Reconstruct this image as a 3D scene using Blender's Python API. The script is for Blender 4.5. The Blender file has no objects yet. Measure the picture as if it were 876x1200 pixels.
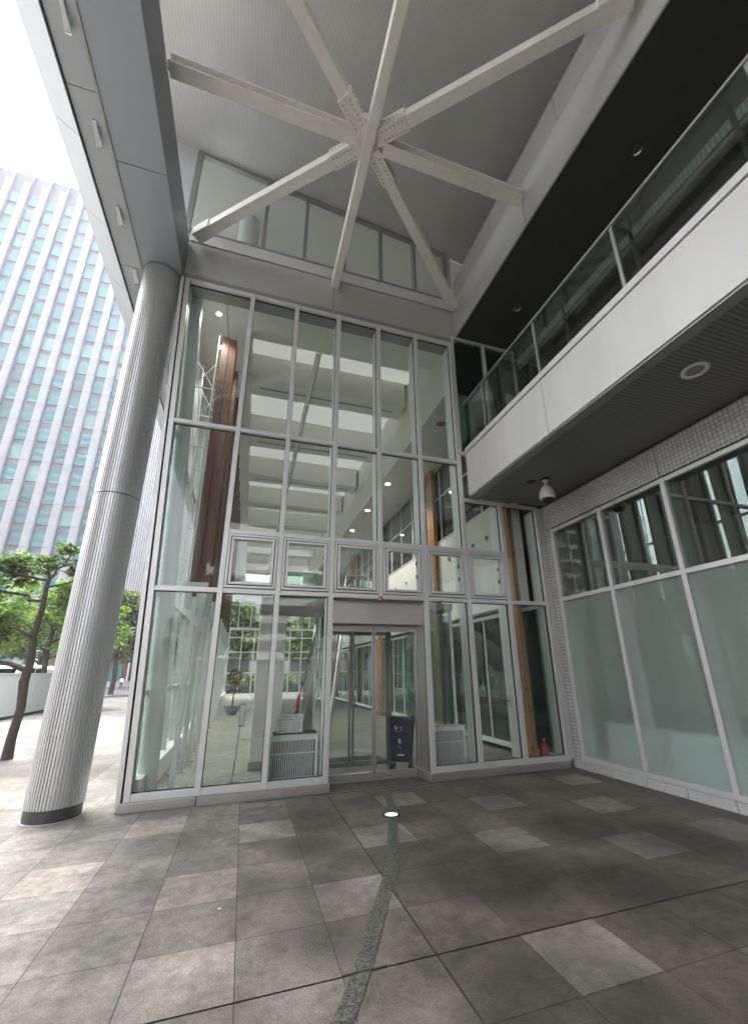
import bpy, bmesh, math, random
from mathutils import Vector, Matrix
random.seed(7)
R = math.radians
sc = bpy.context.scene
COL = sc.collection

# ------------------------------------------------------------------ helpers
class MB:
    """collects geometry in world coordinates and links it as one mesh object"""
    def __init__(s): s.v = []; s.f = []; s.c = []
    def add(s, vs, fs, col=None):
        n = len(s.v); s.v += [tuple(p) for p in vs]
        for f in fs:
            s.f.append([n + i for i in f]); s.c.append(col)
        return s
    def box(s, x0, x1, y0, y1, z0, z1, col=None):
        return s.add([(x0,y0,z0),(x1,y0,z0),(x1,y1,z0),(x0,y1,z0),(x0,y0,z1),(x1,y0,z1),(x1,y1,z1),(x0,y1,z1)],
                     [(3,2,1,0),(4,5,6,7),(0,1,5,4),(1,2,6,5),(2,3,7,6),(3,0,4,7)], col)
    def hexa(s, p):     # eight corners: bottom ring, top ring
        return s.add(p, [(3,2,1,0),(4,5,6,7),(0,1,5,4),(1,2,6,5),(2,3,7,6),(3,0,4,7)])
    def beam(s, p0, p1, w, h, up=(0,0,1)):
        p0 = Vector(p0); p1 = Vector(p1); d = (p1-p0).normalized()
        a = d.cross(Vector(up)).normalized(); b = a.cross(d).normalized()
        a *= w/2; b *= h/2
        return s.hexa([p0-a-b, p0+a-b, p0+a+b, p0-a+b, p1-a-b, p1+a-b, p1+a+b, p1-a+b])
    def tube(s, p0, p1, r0, r1=None, n=12, caps=True):
        r1 = r0 if r1 is None else r1
        p0 = Vector(p0); p1 = Vector(p1); d = (p1-p0).normalized()
        a = d.orthogonal().normalized(); b = d.cross(a)
        vs = []
        for p, r in ((p0,r0),(p1,r1)):
            for i in range(n):
                t = 2*math.pi*i/n; vs.append(p + a*math.cos(t)*r + b*math.sin(t)*r)
        fs = [(i,(i+1)%n,n+(i+1)%n,n+i) for i in range(n)]
        if caps: fs += [tuple(range(n-1,-1,-1)), tuple(range(n,2*n))]
        return s.add(vs, fs)
    def path(s, pts, rs, n=8):
        pts = [Vector(p) for p in pts]; vs = []; fs = []
        up = Vector((0.13,0.31,0.94))
        for k, p in enumerate(pts):
            d = (pts[min(k+1,len(pts)-1)] - pts[max(k-1,0)]).normalized()
            a = d.cross(up)
            if a.length < 0.05: a = d.cross(Vector((1,0,0)))
            a.normalize(); b = d.cross(a)
            r = rs[k] if isinstance(rs,(list,tuple)) else rs
            for i in range(n):
                t = 2*math.pi*i/n; vs.append(p + a*math.cos(t)*r + b*math.sin(t)*r)
        for k in range(len(pts)-1):
            for i in range(n):
                fs.append((k*n+i, k*n+(i+1)%n, (k+1)*n+(i+1)%n, (k+1)*n+i))
        m = (len(pts)-1)*n
        fs += [tuple(range(n-1,-1,-1)), tuple(range(m,m+n))]
        return s.add(vs, fs)
    def lathe(s, prof, cx, cy, n=32, caps=True):
        vs = []; fs = []
        for (r,z) in prof:
            for i in range(n):
                t = 2*math.pi*i/n; vs.append((cx+r*math.cos(t), cy+r*math.sin(t), z))
        for k in range(len(prof)-1):
            for i in range(n): fs.append((k*n+i, k*n+(i+1)%n, (k+1)*n+(i+1)%n, (k+1)*n+i))
        if caps:
            m = (len(prof)-1)*n
            fs += [tuple(range(n-1,-1,-1)), tuple(range(m,m+n))]
        return s.add(vs, fs)
    def build(s, name, mat, parent=None, bevel=0, smooth=False, origin=None, orient=True, angle=35):
        if parent is not None: org = Vector((0,0,0))
        else: org = Vector(origin) if origin is not None else base_of(s.v)
        me = bpy.data.meshes.new(name)
        me.from_pydata([tuple(Vector(p)-org) for p in s.v], [], s.f)
        if any(c is not None for c in s.c):
            at = me.color_attributes.new('tone', 'FLOAT_COLOR', 'CORNER'); k = 0
            for fi, f in enumerate(s.f):
                c = s.c[fi]; c = 0.5 if c is None else c
                t = c if isinstance(c,tuple) else (c,c,c)
                for _ in f: at.data[k].color = (t[0],t[1],t[2],1); k += 1
        if orient:
            bm = bmesh.new(); bm.from_mesh(me); bmesh.ops.recalc_face_normals(bm, faces=bm.faces); bm.to_mesh(me); bm.free()
        me.materials.append(mat)
        if smooth:
            for p in me.polygons: p.use_smooth = True
            try: me.set_sharp_from_angle(angle=R(angle))
            except Exception: pass
        o = bpy.data.objects.new(name, me); COL.objects.link(o); o.location = org
        if parent is not None: attach(o, parent)
        if bevel:
            b = o.modifiers.new('bevel','BEVEL'); b.width = bevel; b.segments = 2; b.limit_method = 'ANGLE'; b.angle_limit = R(40)
        return o
def base_of(v):
    xs = [p[0] for p in v]; ys = [p[1] for p in v]; zs = [p[2] for p in v]
    return Vector(((min(xs)+max(xs))/2, (min(ys)+max(ys))/2, min(zs)))
WL = {}
def wloc(o):
    p = Vector(o.location)
    return p if o.parent is None else (p if o.name in WL else p)
def attach(o, parent):
    top = parent
    # a part's mesh is in world coordinates, so undo the thing's own placement
    M = WL.get(parent.name)
    o.parent = parent
    o.matrix_parent_inverse = Matrix.Translation(-(M if M is not None else Vector(parent.location) if parent.parent is None else Vector((0,0,0))))
def tag(o, label, cat=None, group=None, kind=None):
    if label: o['label'] = label
    if cat: o['category'] = cat
    if group: o['group'] = group
    if kind: o['kind'] = kind
    return o
def thing(name, label, cat, loc=(0,0,0), group=None):
    o = bpy.data.objects.new(name, None); COL.objects.link(o); o.location = loc; o.empty_display_size = .2
    return tag(o, label, cat, group)
def dup(o, delta, label=None, parent=None):
    c = o.copy(); COL.objects.link(c)
    if parent is not None: c.parent = parent; c.matrix_parent_inverse = o.matrix_parent_inverse.copy()
    else:
        c.location = Vector(o.location) + Vector(delta)
        if label: c['label'] = label
    for ch in list(o.children): dup(ch, None, None, c)
    return c
def structure(o): o['kind'] = 'structure'; return o

# ------------------------------------------------------------------ materials
def newmat(name):
    m = bpy.data.materials.new(name); m.use_nodes = True; nt = m.node_tree
    b = nt.nodes['Principled BSDF']
    return m, nt, b
def N(nt, t, **kw):
    n = nt.nodes.new(t)
    for k, v in kw.items():
        if k in n.inputs: n.inputs[k].default_value = v
        else: setattr(n, k, v)
    return n
def L(nt, a, b): nt.links.new(a, b)
def pos(nt): return N(nt,'ShaderNodeNewGeometry').outputs['Position']
def paint(name, col, rough=.45, metal=0., var=.06, scale=3., bump=0., bscale=120., streak=False, spec=.5):
    m, nt, b = newmat(name)
    p = pos(nt); src = p
    if streak:
        mp = N(nt,'ShaderNodeMapping'); mp.inputs['Scale'].default_value = (1,1,.12); L(nt,p,mp.inputs['Vector']); src = mp.outputs[0]
    no = N(nt,'ShaderNodeTexNoise', Scale=scale, Detail=6.0, Roughness=.65); L(nt,src,no.inputs['Vector'])
    mr = N(nt,'ShaderNodeMapRange'); mr.inputs[1].default_value=.3; mr.inputs[2].default_value=.7; mr.inputs[3].default_value=1-var; mr.inputs[4].default_value=1+var
    L(nt,no.outputs['Fac'],mr.inputs[0])
    mx = N(nt,'ShaderNodeVectorMath', operation='SCALE'); mx.inputs[0].default_value = col; L(nt,mr.outputs[0],mx.inputs['Scale'])
    L(nt,mx.outputs[0],b.inputs['Base Color'])
    b.inputs['Roughness'].default_value = rough; b.inputs['Metallic'].default_value = metal; b.inputs['Specular IOR Level'].default_value = spec
    r2 = N(nt,'ShaderNodeMapRange'); r2.inputs[3].default_value = rough*.85; r2.inputs[4].default_value = min(1,rough*1.2); L(nt,no.outputs['Fac'],r2.inputs[0]); L(nt,r2.outputs[0],b.inputs['Roughness'])
    if bump:
        n2 = N(nt,'ShaderNodeTexNoise', Scale=bscale, Detail=3.0); L(nt,p,n2.inputs['Vector'])
        bp = N(nt,'ShaderNodeBump', Strength=bump, Distance=.01); L(nt,n2.outputs['Fac'],bp.inputs['Height']); L(nt,bp.outputs[0],b.inputs['Normal'])
    return m
def ribbed(name, col, axis, period, depth=.6, rough=.5, metal=.3, dark=.35, joint=None):
    """sheet with fine ribs: saw profile along a world axis, grooves darker where the gap is"""
    m, nt, b = newmat(name)
    p = pos(nt); sp = N(nt,'ShaderNodeSeparateXYZ'); L(nt,p,sp.inputs[0])
    a = sp.outputs[axis]
    mu = N(nt,'ShaderNodeMath', operation='MULTIPLY'); mu.inputs[1].default_value = 1/period; L(nt,a,mu.inputs[0])
    fr = N(nt,'ShaderNodeMath', operation='FRACT'); L(nt,mu.outputs[0],fr.inputs[0])
    pp = N(nt,'ShaderNodeMath', operation='PINGPONG'); pp.inputs[1].default_value=.5; L(nt,mu.outputs[0],pp.inputs[0])
    mr = N(nt,'ShaderNodeMapRange'); mr.interpolation_type='SMOOTHSTEP'; mr.inputs[1].default_value=.06; mr.inputs[2].default_value=.2; mr.inputs[3].default_value=0.; mr.inputs[4].default_value=1.
    L(nt,pp.outputs[0],mr.inputs[0])
    no = N(nt,'ShaderNodeTexNoise', Scale=1.3, Detail=5.0); L(nt,p,no.inputs['Vector'])
    v = N(nt,'ShaderNodeMapRange'); v.inputs[1].default_value=.3; v.inputs[2].default_value=.7; v.inputs[3].default_value=.93; v.inputs[4].default_value=1.07; L(nt,no.outputs['Fac'],v.inputs[0])
    c1 = N(nt,'ShaderNodeMix', data_type='RGBA'); c1.inputs['A'].default_value=(*[c*dark for c in col],1); c1.inputs['B'].default_value=(*col,1); L(nt,mr.outputs[0],c1.inputs['Factor'])
    sc_ = N(nt,'ShaderNodeVectorMath', operation='SCALE'); L(nt,c1.outputs['Result'],sc_.inputs[0]); L(nt,v.outputs[0],sc_.inputs['Scale'])
    last = sc_.outputs[0]
    if joint:
        jx = N(nt,'ShaderNodeMath', operation='MULTIPLY_ADD'); jx.inputs[1].default_value=1/joint[1]; jx.inputs[2].default_value=joint[2]; L(nt,sp.outputs[joint[0]],jx.inputs[0])
        jp = N(nt,'ShaderNodeMath', operation='PINGPONG'); jp.inputs[1].default_value=.5; L(nt,jx.outputs[0],jp.inputs[0])
        jm = N(nt,'ShaderNodeMapRange'); jm.inputs[1].default_value=.0; jm.inputs[2].default_value=.006; jm.inputs[3].default_value=.45; jm.inputs[4].default_value=1.; L(nt,jp.outputs[0],jm.inputs[0])
        s2 = N(nt,'ShaderNodeVectorMath', operation='SCALE'); L(nt,last,s2.inputs[0]); L(nt,jm.outputs[0],s2.inputs['Scale']); last = s2.outputs[0]
    L(nt,last,b.inputs['Base Color'])
    b.inputs['Roughness'].default_value=rough; b.inputs['Metallic'].default_value=metal
    bp = N(nt,'ShaderNodeBump', Strength=depth, Distance=.006); L(nt,mr.outputs[0],bp.inputs['Height']); L(nt,bp.outputs[0],b.inputs['Normal'])
    return m
def glass(name, tint=(.86,.93,.91), refl=1.7, rough=0.0, dirt=.0):
    m, nt, b = newmat(name); nt.nodes.remove(b)
    out = nt.nodes['Material Output']
    tr = N(nt,'ShaderNodeBsdfTransparent'); tr.inputs[0].default_value=(*tint,1)
    gl = N(nt,'ShaderNodeBsdfGlossy'); gl.inputs['Roughness'].default_value=rough; gl.inputs[0].default_value=(.95,.98,.97,1)
    p = pos(nt)
    no = N(nt,'ShaderNodeTexNoise', Scale=.9, Detail=2.0); L(nt,p,no.inputs['Vector'])
    bp = N(nt,'ShaderNodeBump', Strength=.03, Distance=.008); L(nt,no.outputs['Fac'],bp.inputs['Height']); L(nt,bp.outputs[0],gl.inputs['Normal'])
    fr = N(nt,'ShaderNodeFresnel', IOR=1.5)
    ge = N(nt,'ShaderNodeNewGeometry')
    iv = N(nt,'ShaderNodeMath', operation='SUBTRACT'); iv.inputs[0].default_value=1.; L(nt,ge.outputs['Backfacing'],iv.inputs[1])
    m1 = N(nt,'ShaderNodeMath', operation='MULTIPLY'); m1.inputs[1].default_value=refl; L(nt,fr.outputs[0],m1.inputs[0])
    m2 = N(nt,'ShaderNodeMath', operation='MULTIPLY'); m2.use_clamp=True; L(nt,m1.outputs[0],m2.inputs[0]); L(nt,iv.outputs[0],m2.inputs[1])
    mx = N(nt,'ShaderNodeMixShader'); L(nt,m2.outputs[0],mx.inputs[0]); L(nt,tr.outputs[0],mx.inputs[1]); L(nt,gl.outputs[0],mx.inputs[2])
    L(nt,mx.outputs[0],out.inputs['Surface'])
    return m
def frosted(name):
    m, nt, b = newmat(name); nt.nodes.remove(b); out = nt.nodes['Material Output']
    tr = N(nt,'ShaderNodeBsdfTranslucent'); tr.inputs[0].default_value=(.68,.80,.76,1)
    di = N(nt,'ShaderNodeBsdfDiffuse'); di.inputs[0].default_value=(.50,.60,.56,1)
    rf = N(nt,'ShaderNodeBsdfRefraction', Roughness=.17, IOR=1.12); rf.inputs[0].default_value=(.78,.90,.86,1)
    gl = N(nt,'ShaderNodeBsdfGlossy', Roughness=.02)
    a = N(nt,'ShaderNodeMixShader'); a.inputs[0].default_value=.7; L(nt,tr.outputs[0],a.inputs[1]); L(nt,di.outputs[0],a.inputs[2])
    c = N(nt,'ShaderNodeMixShader'); c.inputs[0].default_value=.55; L(nt,a.outputs[0],c.inputs[1]); L(nt,rf.outputs[0],c.inputs[2])
    fr = N(nt,'ShaderNodeFresnel', IOR=1.45)
    ge = N(nt,'ShaderNodeNewGeometry'); iv = N(nt,'ShaderNodeMath', operation='SUBTRACT'); iv.inputs[0].default_value=1.; L(nt,ge.outputs['Backfacing'],iv.inputs[1])
    m2 = N(nt,'ShaderNodeMath', operation='MULTIPLY'); L(nt,fr.outputs[0],m2.inputs[0]); L(nt,iv.outputs[0],m2.inputs[1])
    m3 = N(nt,'ShaderNodeMath', operation='MULTIPLY'); m3.inputs[1].default_value=1.8; m3.use_clamp=True; L(nt,m2.outputs[0],m3.inputs[0])
    d = N(nt,'ShaderNodeMixShader'); L(nt,m3.outputs[0],d.inputs[0]); L(nt,c.outputs[0],d.inputs[1]); L(nt,gl.outputs[0],d.inputs[2])
    tp = N(nt,'ShaderNodeBsdfTransparent'); e = N(nt,'ShaderNodeMixShader'); L(nt,ge.outputs['Backfacing'],e.inputs[0]); L(nt,d.outputs[0],e.inputs[1]); L(nt,tp.outputs[0],e.inputs[2])
    L(nt,e.outputs[0],out.inputs['Surface'])
    return m
def emit(name, col, s):
    m, nt, b = newmat(name); b.inputs['Base Color'].default_value=(.8,.8,.8,1)
    b.inputs['Emission Color'].default_value=(*col,1); b.inputs['Emission Strength'].default_value=s
    return m
def tiles(name):
    """white mosaic tiles, about 55 mm, grey joints, running over faces that look along X or Y"""
    m, nt, b = newmat(name); p = pos(nt); sp = N(nt,'ShaderNodeSeparateXYZ'); L(nt,p,sp.inputs[0])
    def line(o, per):
        mu = N(nt,'ShaderNodeMath', operation='MULTIPLY'); mu.inputs[1].default_value=1/per; L(nt,o,mu.inputs[0])
        q = N(nt,'ShaderNodeMath', operation='PINGPONG'); q.inputs[1].default_value=.5; L(nt,mu.outputs[0],q.inputs[0])
        r = N(nt,'ShaderNodeMapRange'); r.inputs[1].default_value=.05; r.inputs[2].default_value=.085; r.inputs[3].default_value=0; r.inputs[4].default_value=1; L(nt,q.outputs[0],r.inputs[0]); 
        fl = N(nt,'ShaderNodeMath', operation='ROUND'); L(nt,mu.outputs[0],fl.inputs[0])
        fl2 = N(nt,'ShaderNodeMath', operation='FLOOR'); L(nt,mu.outputs[0],fl2.inputs[0])
        return r.outputs[0], fl2.outputs[0]
    a, ia = line(sp.outputs['Y'], .056); c, ic = line(sp.outputs['Z'], .056)
    mi = N(nt,'ShaderNodeMath', operation='MINIMUM'); L(nt,a,mi.inputs[0]); L(nt,c,mi.inputs[1])
    cb = N(nt,'ShaderNodeCombineXYZ'); L(nt,ia,cb.inputs[0]); L(nt,ic,cb.inputs[1])
    wn = N(nt,'ShaderNodeTexWhiteNoise', noise_dimensions='3D'); L(nt,cb.outputs[0],wn.inputs['Vector'])
    v = N(nt,'ShaderNodeMapRange'); v.inputs[3].default_value=.86; v.inputs[4].default_value=1.08; L(nt,wn.outputs['Value'],v.inputs[0])
    mx = N(nt,'ShaderNodeMix', data_type='RGBA'); mx.inputs['A'].default_value=(.17,.17,.165,1); mx.inputs['B'].default_value=(.60,.60,.59,1); L(nt,mi.outputs[0],mx.inputs['Factor'])
    s = N(nt,'ShaderNodeVectorMath', operation='SCALE'); L(nt,mx.outputs['Result'],s.inputs[0]); L(nt,v.outputs[0],s.inputs['Scale']); L(nt,s.outputs[0],b.inputs['Base Color'])
    b.inputs['Roughness'].default_value=.3
    bp = N(nt,'ShaderNodeBump', Strength=.5, Distance=.004); L(nt,mi.outputs[0],bp.inputs['Height']); L(nt,bp.outputs[0],b.inputs['Normal'])
    return m
def stone(name, rough=.62, tint=(1,1,1), stain=True):
    """granite paving: tone from each slab's own attribute, mottled, with damp stains"""
    m, nt, b = newmat(name); p = pos(nt)
    at = N(nt,'ShaderNodeAttribute', attribute_name='tone')
    n1 = N(nt,'ShaderNodeTexNoise', Scale=90., Detail=6., Roughness=.8); L(nt,p,n1.inputs['Vector'])
    n2 = N(nt,'ShaderNodeTexNoise', Scale=2.1, Detail=8., Roughness=.68); L(nt,p,n2.inputs['Vector'])
    n3 = N(nt,'ShaderNodeTexNoise', Scale=.55, Detail=5., Roughness=.6); L(nt,p,n3.inputs['Vector'])
    def mr(o, a, c, lo, hi):
        r = N(nt,'ShaderNodeMapRange'); r.inputs[1].default_value=a; r.inputs[2].default_value=c; r.inputs[3].default_value=lo; r.inputs[4].default_value=hi; L(nt,o,r.inputs[0]); return r.outputs[0]
    def mul(x, y):
        q = N(nt,'ShaderNodeMath', operation='MULTIPLY'); L(nt,x,q.inputs[0]); L(nt,y,q.inputs[1]); return q.outputs[0]
    n4 = N(nt,'ShaderNodeTexNoise', Scale=320., Detail=2., Roughness=.5); L(nt,p,n4.inputs['Vector'])
    n5 = N(nt,'ShaderNodeTexNoise', Scale=11., Detail=9., Roughness=.72, Distortion=.4); L(nt,p,n5.inputs['Vector'])
    f = mul(mul(mul(mr(n1.outputs['Fac'],.36,.64,.66,1.34), mr(n5.outputs['Fac'],.36,.66,.70,1.22)), mr(n4.outputs['Fac'],.36,.64,.74,1.26)), mr(n2.outputs['Fac'],.36,.64,.70,1.2))
    if stain:
        f = mul(f, mr(n3.outputs['Fac'],.36,.62,.66,1.14))
        # dark damp marks where a few spots were wet
        for (sx,sy,sr) in ((.80,-1.05,.34),(.72,-1.75,.24),(.66,-2.5,.16),(.60,-3.2,.2),(2.0,-2.75,.5),(2.7,-3.25,.34),(3.3,-2.2,.36),(1.6,-4.2,.5),(3.9,-2.75,.4),(-.6,-1.2,.3)):
            d = N(nt,'ShaderNodeVectorMath', operation='DISTANCE'); L(nt,p,d.inputs[0]); d.inputs[1].default_value=(sx,sy,0)
            a0 = N(nt,'ShaderNodeMath', operation='MULTIPLY_ADD'); L(nt,n5.outputs['Fac'],a0.inputs[0]); a0.inputs[1].default_value=-.8; L(nt,d.outputs['Value'],a0.inputs[2])
            ad = N(nt,'ShaderNodeMath', operation='MULTIPLY_ADD'); L(nt,n2.outputs['Fac'],ad.inputs[0]); ad.inputs[1].default_value=-.8; L(nt,a0.outputs[0],ad.inputs[2])
            f = mul(f, mr(ad.outputs[0], sr-.86, sr-.72, .60, 1.))
    s = N(nt,'ShaderNodeVectorMath', operation='SCALE'); L(nt,at.outputs['Color'],s.inputs[0]); L(nt,f,s.inputs['Scale'])
    s2 = N(nt,'ShaderNodeVectorMath', operation='MULTIPLY'); L(nt,s.outputs[0],s2.inputs[0]); s2.inputs[1].default_value=tint
    L(nt,s2.outputs[0],b.inputs['Base Color'])
    L(nt,mr(n2.outputs['Fac'],.3,.7,rough-.14,rough+.12),b.inputs['Roughness'])
    bp = N(nt,'ShaderNodeBump', Strength=.25, Distance=.003); L(nt,n1.outputs['Fac'],bp.inputs['Height']); L(nt,bp.outputs[0],b.inputs['Normal'])
    return m
def wood(name, c0, c1, scale=(14,14,.5), rough=.5):
    m, nt, b = newmat(name); p = pos(nt)
    mp = N(nt,'ShaderNodeMapping'); mp.inputs['Scale'].default_value=scale; L(nt,p,mp.inputs['Vector'])
    no = N(nt,'ShaderNodeTexNoise', Scale=1., Detail=8., Roughness=.6, Distortion=.6); L(nt,mp.outputs[0],no.inputs['Vector'])
    vo = N(nt,'ShaderNodeTexVoronoi', Scale=7.); mp2 = N(nt,'ShaderNodeMapping'); mp2.inputs['Scale'].default_value=(1,1,.55); L(nt,p,mp2.inputs['Vector']); L(nt,mp2.outputs[0],vo.inputs['Vector'])
    kn = N(nt,'ShaderNodeMapRange'); kn.inputs[1].default_value=.08; kn.inputs[2].default_value=.16; kn.inputs[3].default_value=.35; kn.inputs[4].default_value=1.; L(nt,vo.outputs['Distance'],kn.inputs[0])
    cr = N(nt,'ShaderNodeValToRGB'); cr.color_ramp.elements[0].position=.3; cr.color_ramp.elements[0].color=(*c0,1); cr.color_ramp.elements[1].position=.72; cr.color_ramp.elements[1].color=(*c1,1); L(nt,no.outputs['Fac'],cr.inputs[0])
    s = N(nt,'ShaderNodeVectorMath', operation='SCALE'); L(nt,cr.outputs[0],s.inputs[0]); L(nt,kn.outputs[0],s.inputs['Scale'])
    L(nt,s.outputs[0],b.inputs['Base Color']); b.inputs['Roughness'].default_value=rough
    return m
def leafmat(name, c0, c1):
    m, nt, b = newmat(name)
    at = N(nt,'ShaderNodeAttribute', attribute_name='tone')
    cr = N(nt,'ShaderNodeValToRGB'); cr.color_ramp.elements[0].color=(*c0,1); cr.color_ramp.elements[1].color=(*c1,1); L(nt,at.outputs['Fac'],cr.inputs[0])
    L(nt,cr.outputs[0],b.inputs['Base Color']); b.inputs['Roughness'].default_value=.5
    tr = N(nt,'ShaderNodeBsdfTranslucent'); L(nt,cr.outputs[0],tr.inputs[0])
    mx = N(nt,'ShaderNodeMixShader'); mx.inputs[0].default_value=.5; out = nt.nodes['Material Output']
    L(nt,b.outputs[0],mx.inputs[1]); L(nt,tr.outputs[0],mx.inputs[2]); L(nt,mx.outputs[0],out.inputs['Surface'])
    return m

M = {}
M['alu'] = paint('brushed aluminium', (.68,.67,.67), .38, .35, .05, 4., streak=True)
M['alu_dark'] = paint('grey aluminium', (.30,.30,.30), .4, .5, .06, 4.)
M['gasket'] = paint('black gasket', (.02,.02,.02), .6)
M['panel'] = paint('grey coated panel', (.42,.42,.42), .42, .25, .05, 1.2, streak=True)
M['panel_blue'] = paint('blue grey coated panel', (.32,.35,.39), .42, .3, .04, .8)
M['panel_eave'] = paint('blue grey eave panel', (.44,.47,.50), .45, .2, .04, 1.)
M['panel_light'] = paint('pale grey coated panel', (.58,.60,.63), .45, .2, .04, 1.)
M['beam_panel'] = paint('warm grey panel', (.46,.46,.44), .45, .2, .05, 1.)
M['fascia'] = paint('off white fascia panel', (.66,.66,.65), .4, .0, .06, 2.2, streak=True, bump=.03)
M['white_steel'] = paint('cream painted steel', (.82,.80,.745), .42, 0, .05, 6., bump=.03)
M['bolt'] = paint('dusty painted bolt',(.50,.48,.43),.6,0,.1)
M['white'] = paint('white paint', (.74,.75,.74), .5, 0, .04, 2.)
M['fin'] = paint('white painted fin', (.84,.87,.85), .4, 0, .03, 2.)
M['pipe'] = paint('pale grey painted pipe', (.60,.66,.64), .4, 0, .03, 2.)
M['soffit'] = ribbed('ribbed metal soffit', (.58,.58,.565), 'X', .036, .35, .45, .35, .72, joint=('Y',7.35,.955))
M['soffit_dark'] = ribbed('dark slatted soffit', (.20,.20,.187), 'Y', .045, .5, .5, .2, .5)
M['black_soffit'] = paint('near black soffit', (.042,.043,.041), .5, 0, .15, 6., bump=.15, bscale=60)
M['column'] = paint('satin steel cladding', (.56,.56,.56), .36, .5, .05, 2., streak=True)
M['dark_stone'] = paint('dark granite', (.05,.05,.052), .5, 0, .5, 60.)
M['base_stone'] = speckle_pale = paint('speckled pale granite', (.50,.50,.50), .45, 0, .3, 70.)
def speckle(name, c0, c1, c2, scale, rough=.5):
    m, nt, b = newmat(name); p = pos(nt)
    v = N(nt,'ShaderNodeTexVoronoi', Scale=scale); L(nt,p,v.inputs['Vector'])
    sx = N(nt,'ShaderNodeSeparateXYZ'); L(nt,v.outputs['Color'],sx.inputs[0])
    cr = N(nt,'ShaderNodeValToRGB'); cr.color_ramp.interpolation='LINEAR'; e = cr.color_ramp.elements
    e[0].position=.18; e[0].color=(*c0,1); e[1].position=.92; e[1].color=(*c2,1); x = e.new(.5); x.color=(*c1,1)
    L(nt,sx.outputs[0],cr.inputs[0]); L(nt,cr.outputs[0],b.inputs['Base Color']); b.inputs['Roughness'].default_value=rough; return m
M['strip_stone'] = speckle('speckled granite strip', (.038,.040,.034), (.088,.092,.076), (.165,.165,.14), 115.)
M['stone'] = stone('granite paving')
M['grout'] = paint('dark joint', (.045,.043,.04), .9, 0, .3, 20.)
M['tile'] = tiles('white mosaic tile')
M['glass'] = glass('clear glass', (.95,.972,.963), 1.5)
M['glass_mirror'] = glass('coated glass', (.66,.72,.70), 4.2)
M['glass_side'] = glass('faintly green side glass', (.80,.88,.85), 1.5)
M['glass_green'] = glass('green tinted glass', (.55,.72,.66), 1.7)
M['glass_dark'] = glass('dark tinted glass', (.42,.52,.48), 1.8)
M['rail_glass'] = glass('balustrade glass', (.66,.76,.71), 1.4)
M['louvre'] = ribbed('perforated louvre', (.42,.47,.42), 'Y', .06, .4, .6, 0, .5)
M['frost'] = frosted('frosted glass')
M['timber'] = wood('reddish timber', (.09,.028,.014), (.22,.085,.04))
M['timber_pale'] = wood('warm timber cladding', (.30,.135,.035), (.42,.215,.075), (9,9,.35))
M['black'] = paint('black plastic', (.015,.015,.016), .4)
M['navy'] = paint('navy printed board', (.008,.014,.032), .35)
M['red'] = paint('red enamel', (.42,.012,.02), .3)
M['chrome'] = paint('polished steel', (.6,.6,.6), .18, 1., .03)
M['steel'] = paint('stainless sheet', (.48,.45,.43), .3, .7, .05, 3., streak=True)
M['int_floor'] = stone('pale terrazzo floor', .42, stain=False)
M['dark_mat'] = paint('dark mat', (.03,.032,.032), .95, 0, .3, 40.)
M['int_dark'] = paint('dark interior', (.05,.055,.055), .7)
M['int_wall'] = paint('cream interior wall', (.70,.69,.64), .6, 0, .02, 1.)
M['int_ceil'] = paint('white interior ceiling', (.80,.79,.74), .6, 0, .02, 1.)
M['trough'] = paint('trough enamel',(.86,.86,.84),.4,0,.02)
def opal(name, t, d):
    m, nt, b = newmat(name); nt.nodes.remove(b); out = nt.nodes['Material Output']
    tr = N(nt,'ShaderNodeBsdfTranslucent'); tr.inputs[0].default_value=(t,t,t*.96,1)
    di = N(nt,'ShaderNodeBsdfDiffuse'); di.inputs[0].default_value=(d,d,d*.97,1)
    a = N(nt,'ShaderNodeAddShader'); L(nt,tr.outputs[0],a.inputs[0]); L(nt,di.outputs[0],a.inputs[1]); L(nt,a.outputs[0],out.inputs['Surface']); return m
M['opal'] = opal('opal roof light', .042, .7)
M['opal_thin'] = opal('added thin opal sheet', .085, .5)
M['lamp'] = emit('lit lamp', (1,.95,.86), 9)
M['ground_lamp'] = emit('lit ground lens', (1,1,1), .12)
M['cctv'] = paint('cream plastic', (.70,.68,.63), .35)

# ------------------------------------------------------------------ camera
CAMH, CAMD = 1.5, 6.2401
cd = bpy.data.cameras.new('camera'); cam = bpy.data.objects.new('camera', cd); COL.objects.link(cam); sc.camera = cam
RC = ((0.95013228,-0.31155321,-0.01353693),(0.08550202,0.30200636,-0.94946383),(0.29989674,0.9009588,0.31358442))
rx, ry, rz = [Vector(r) for r in RC]
cam.matrix_world = Matrix(((rx.x,-ry.x,-rz.x,0),(rx.y,-ry.y,-rz.y,-CAMD),(rx.z,-ry.z,-rz.z,CAMH),(0,0,0,1)))
cd.sensor_fit = 'VERTICAL'; cd.sensor_height = 36; cd.lens = 487.999/1200*36
cd.shift_x = -(454.09-438)/1200; cd.shift_y = (625.04-600)/1200
cd.clip_start = .02; cd.clip_end = 2000

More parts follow.
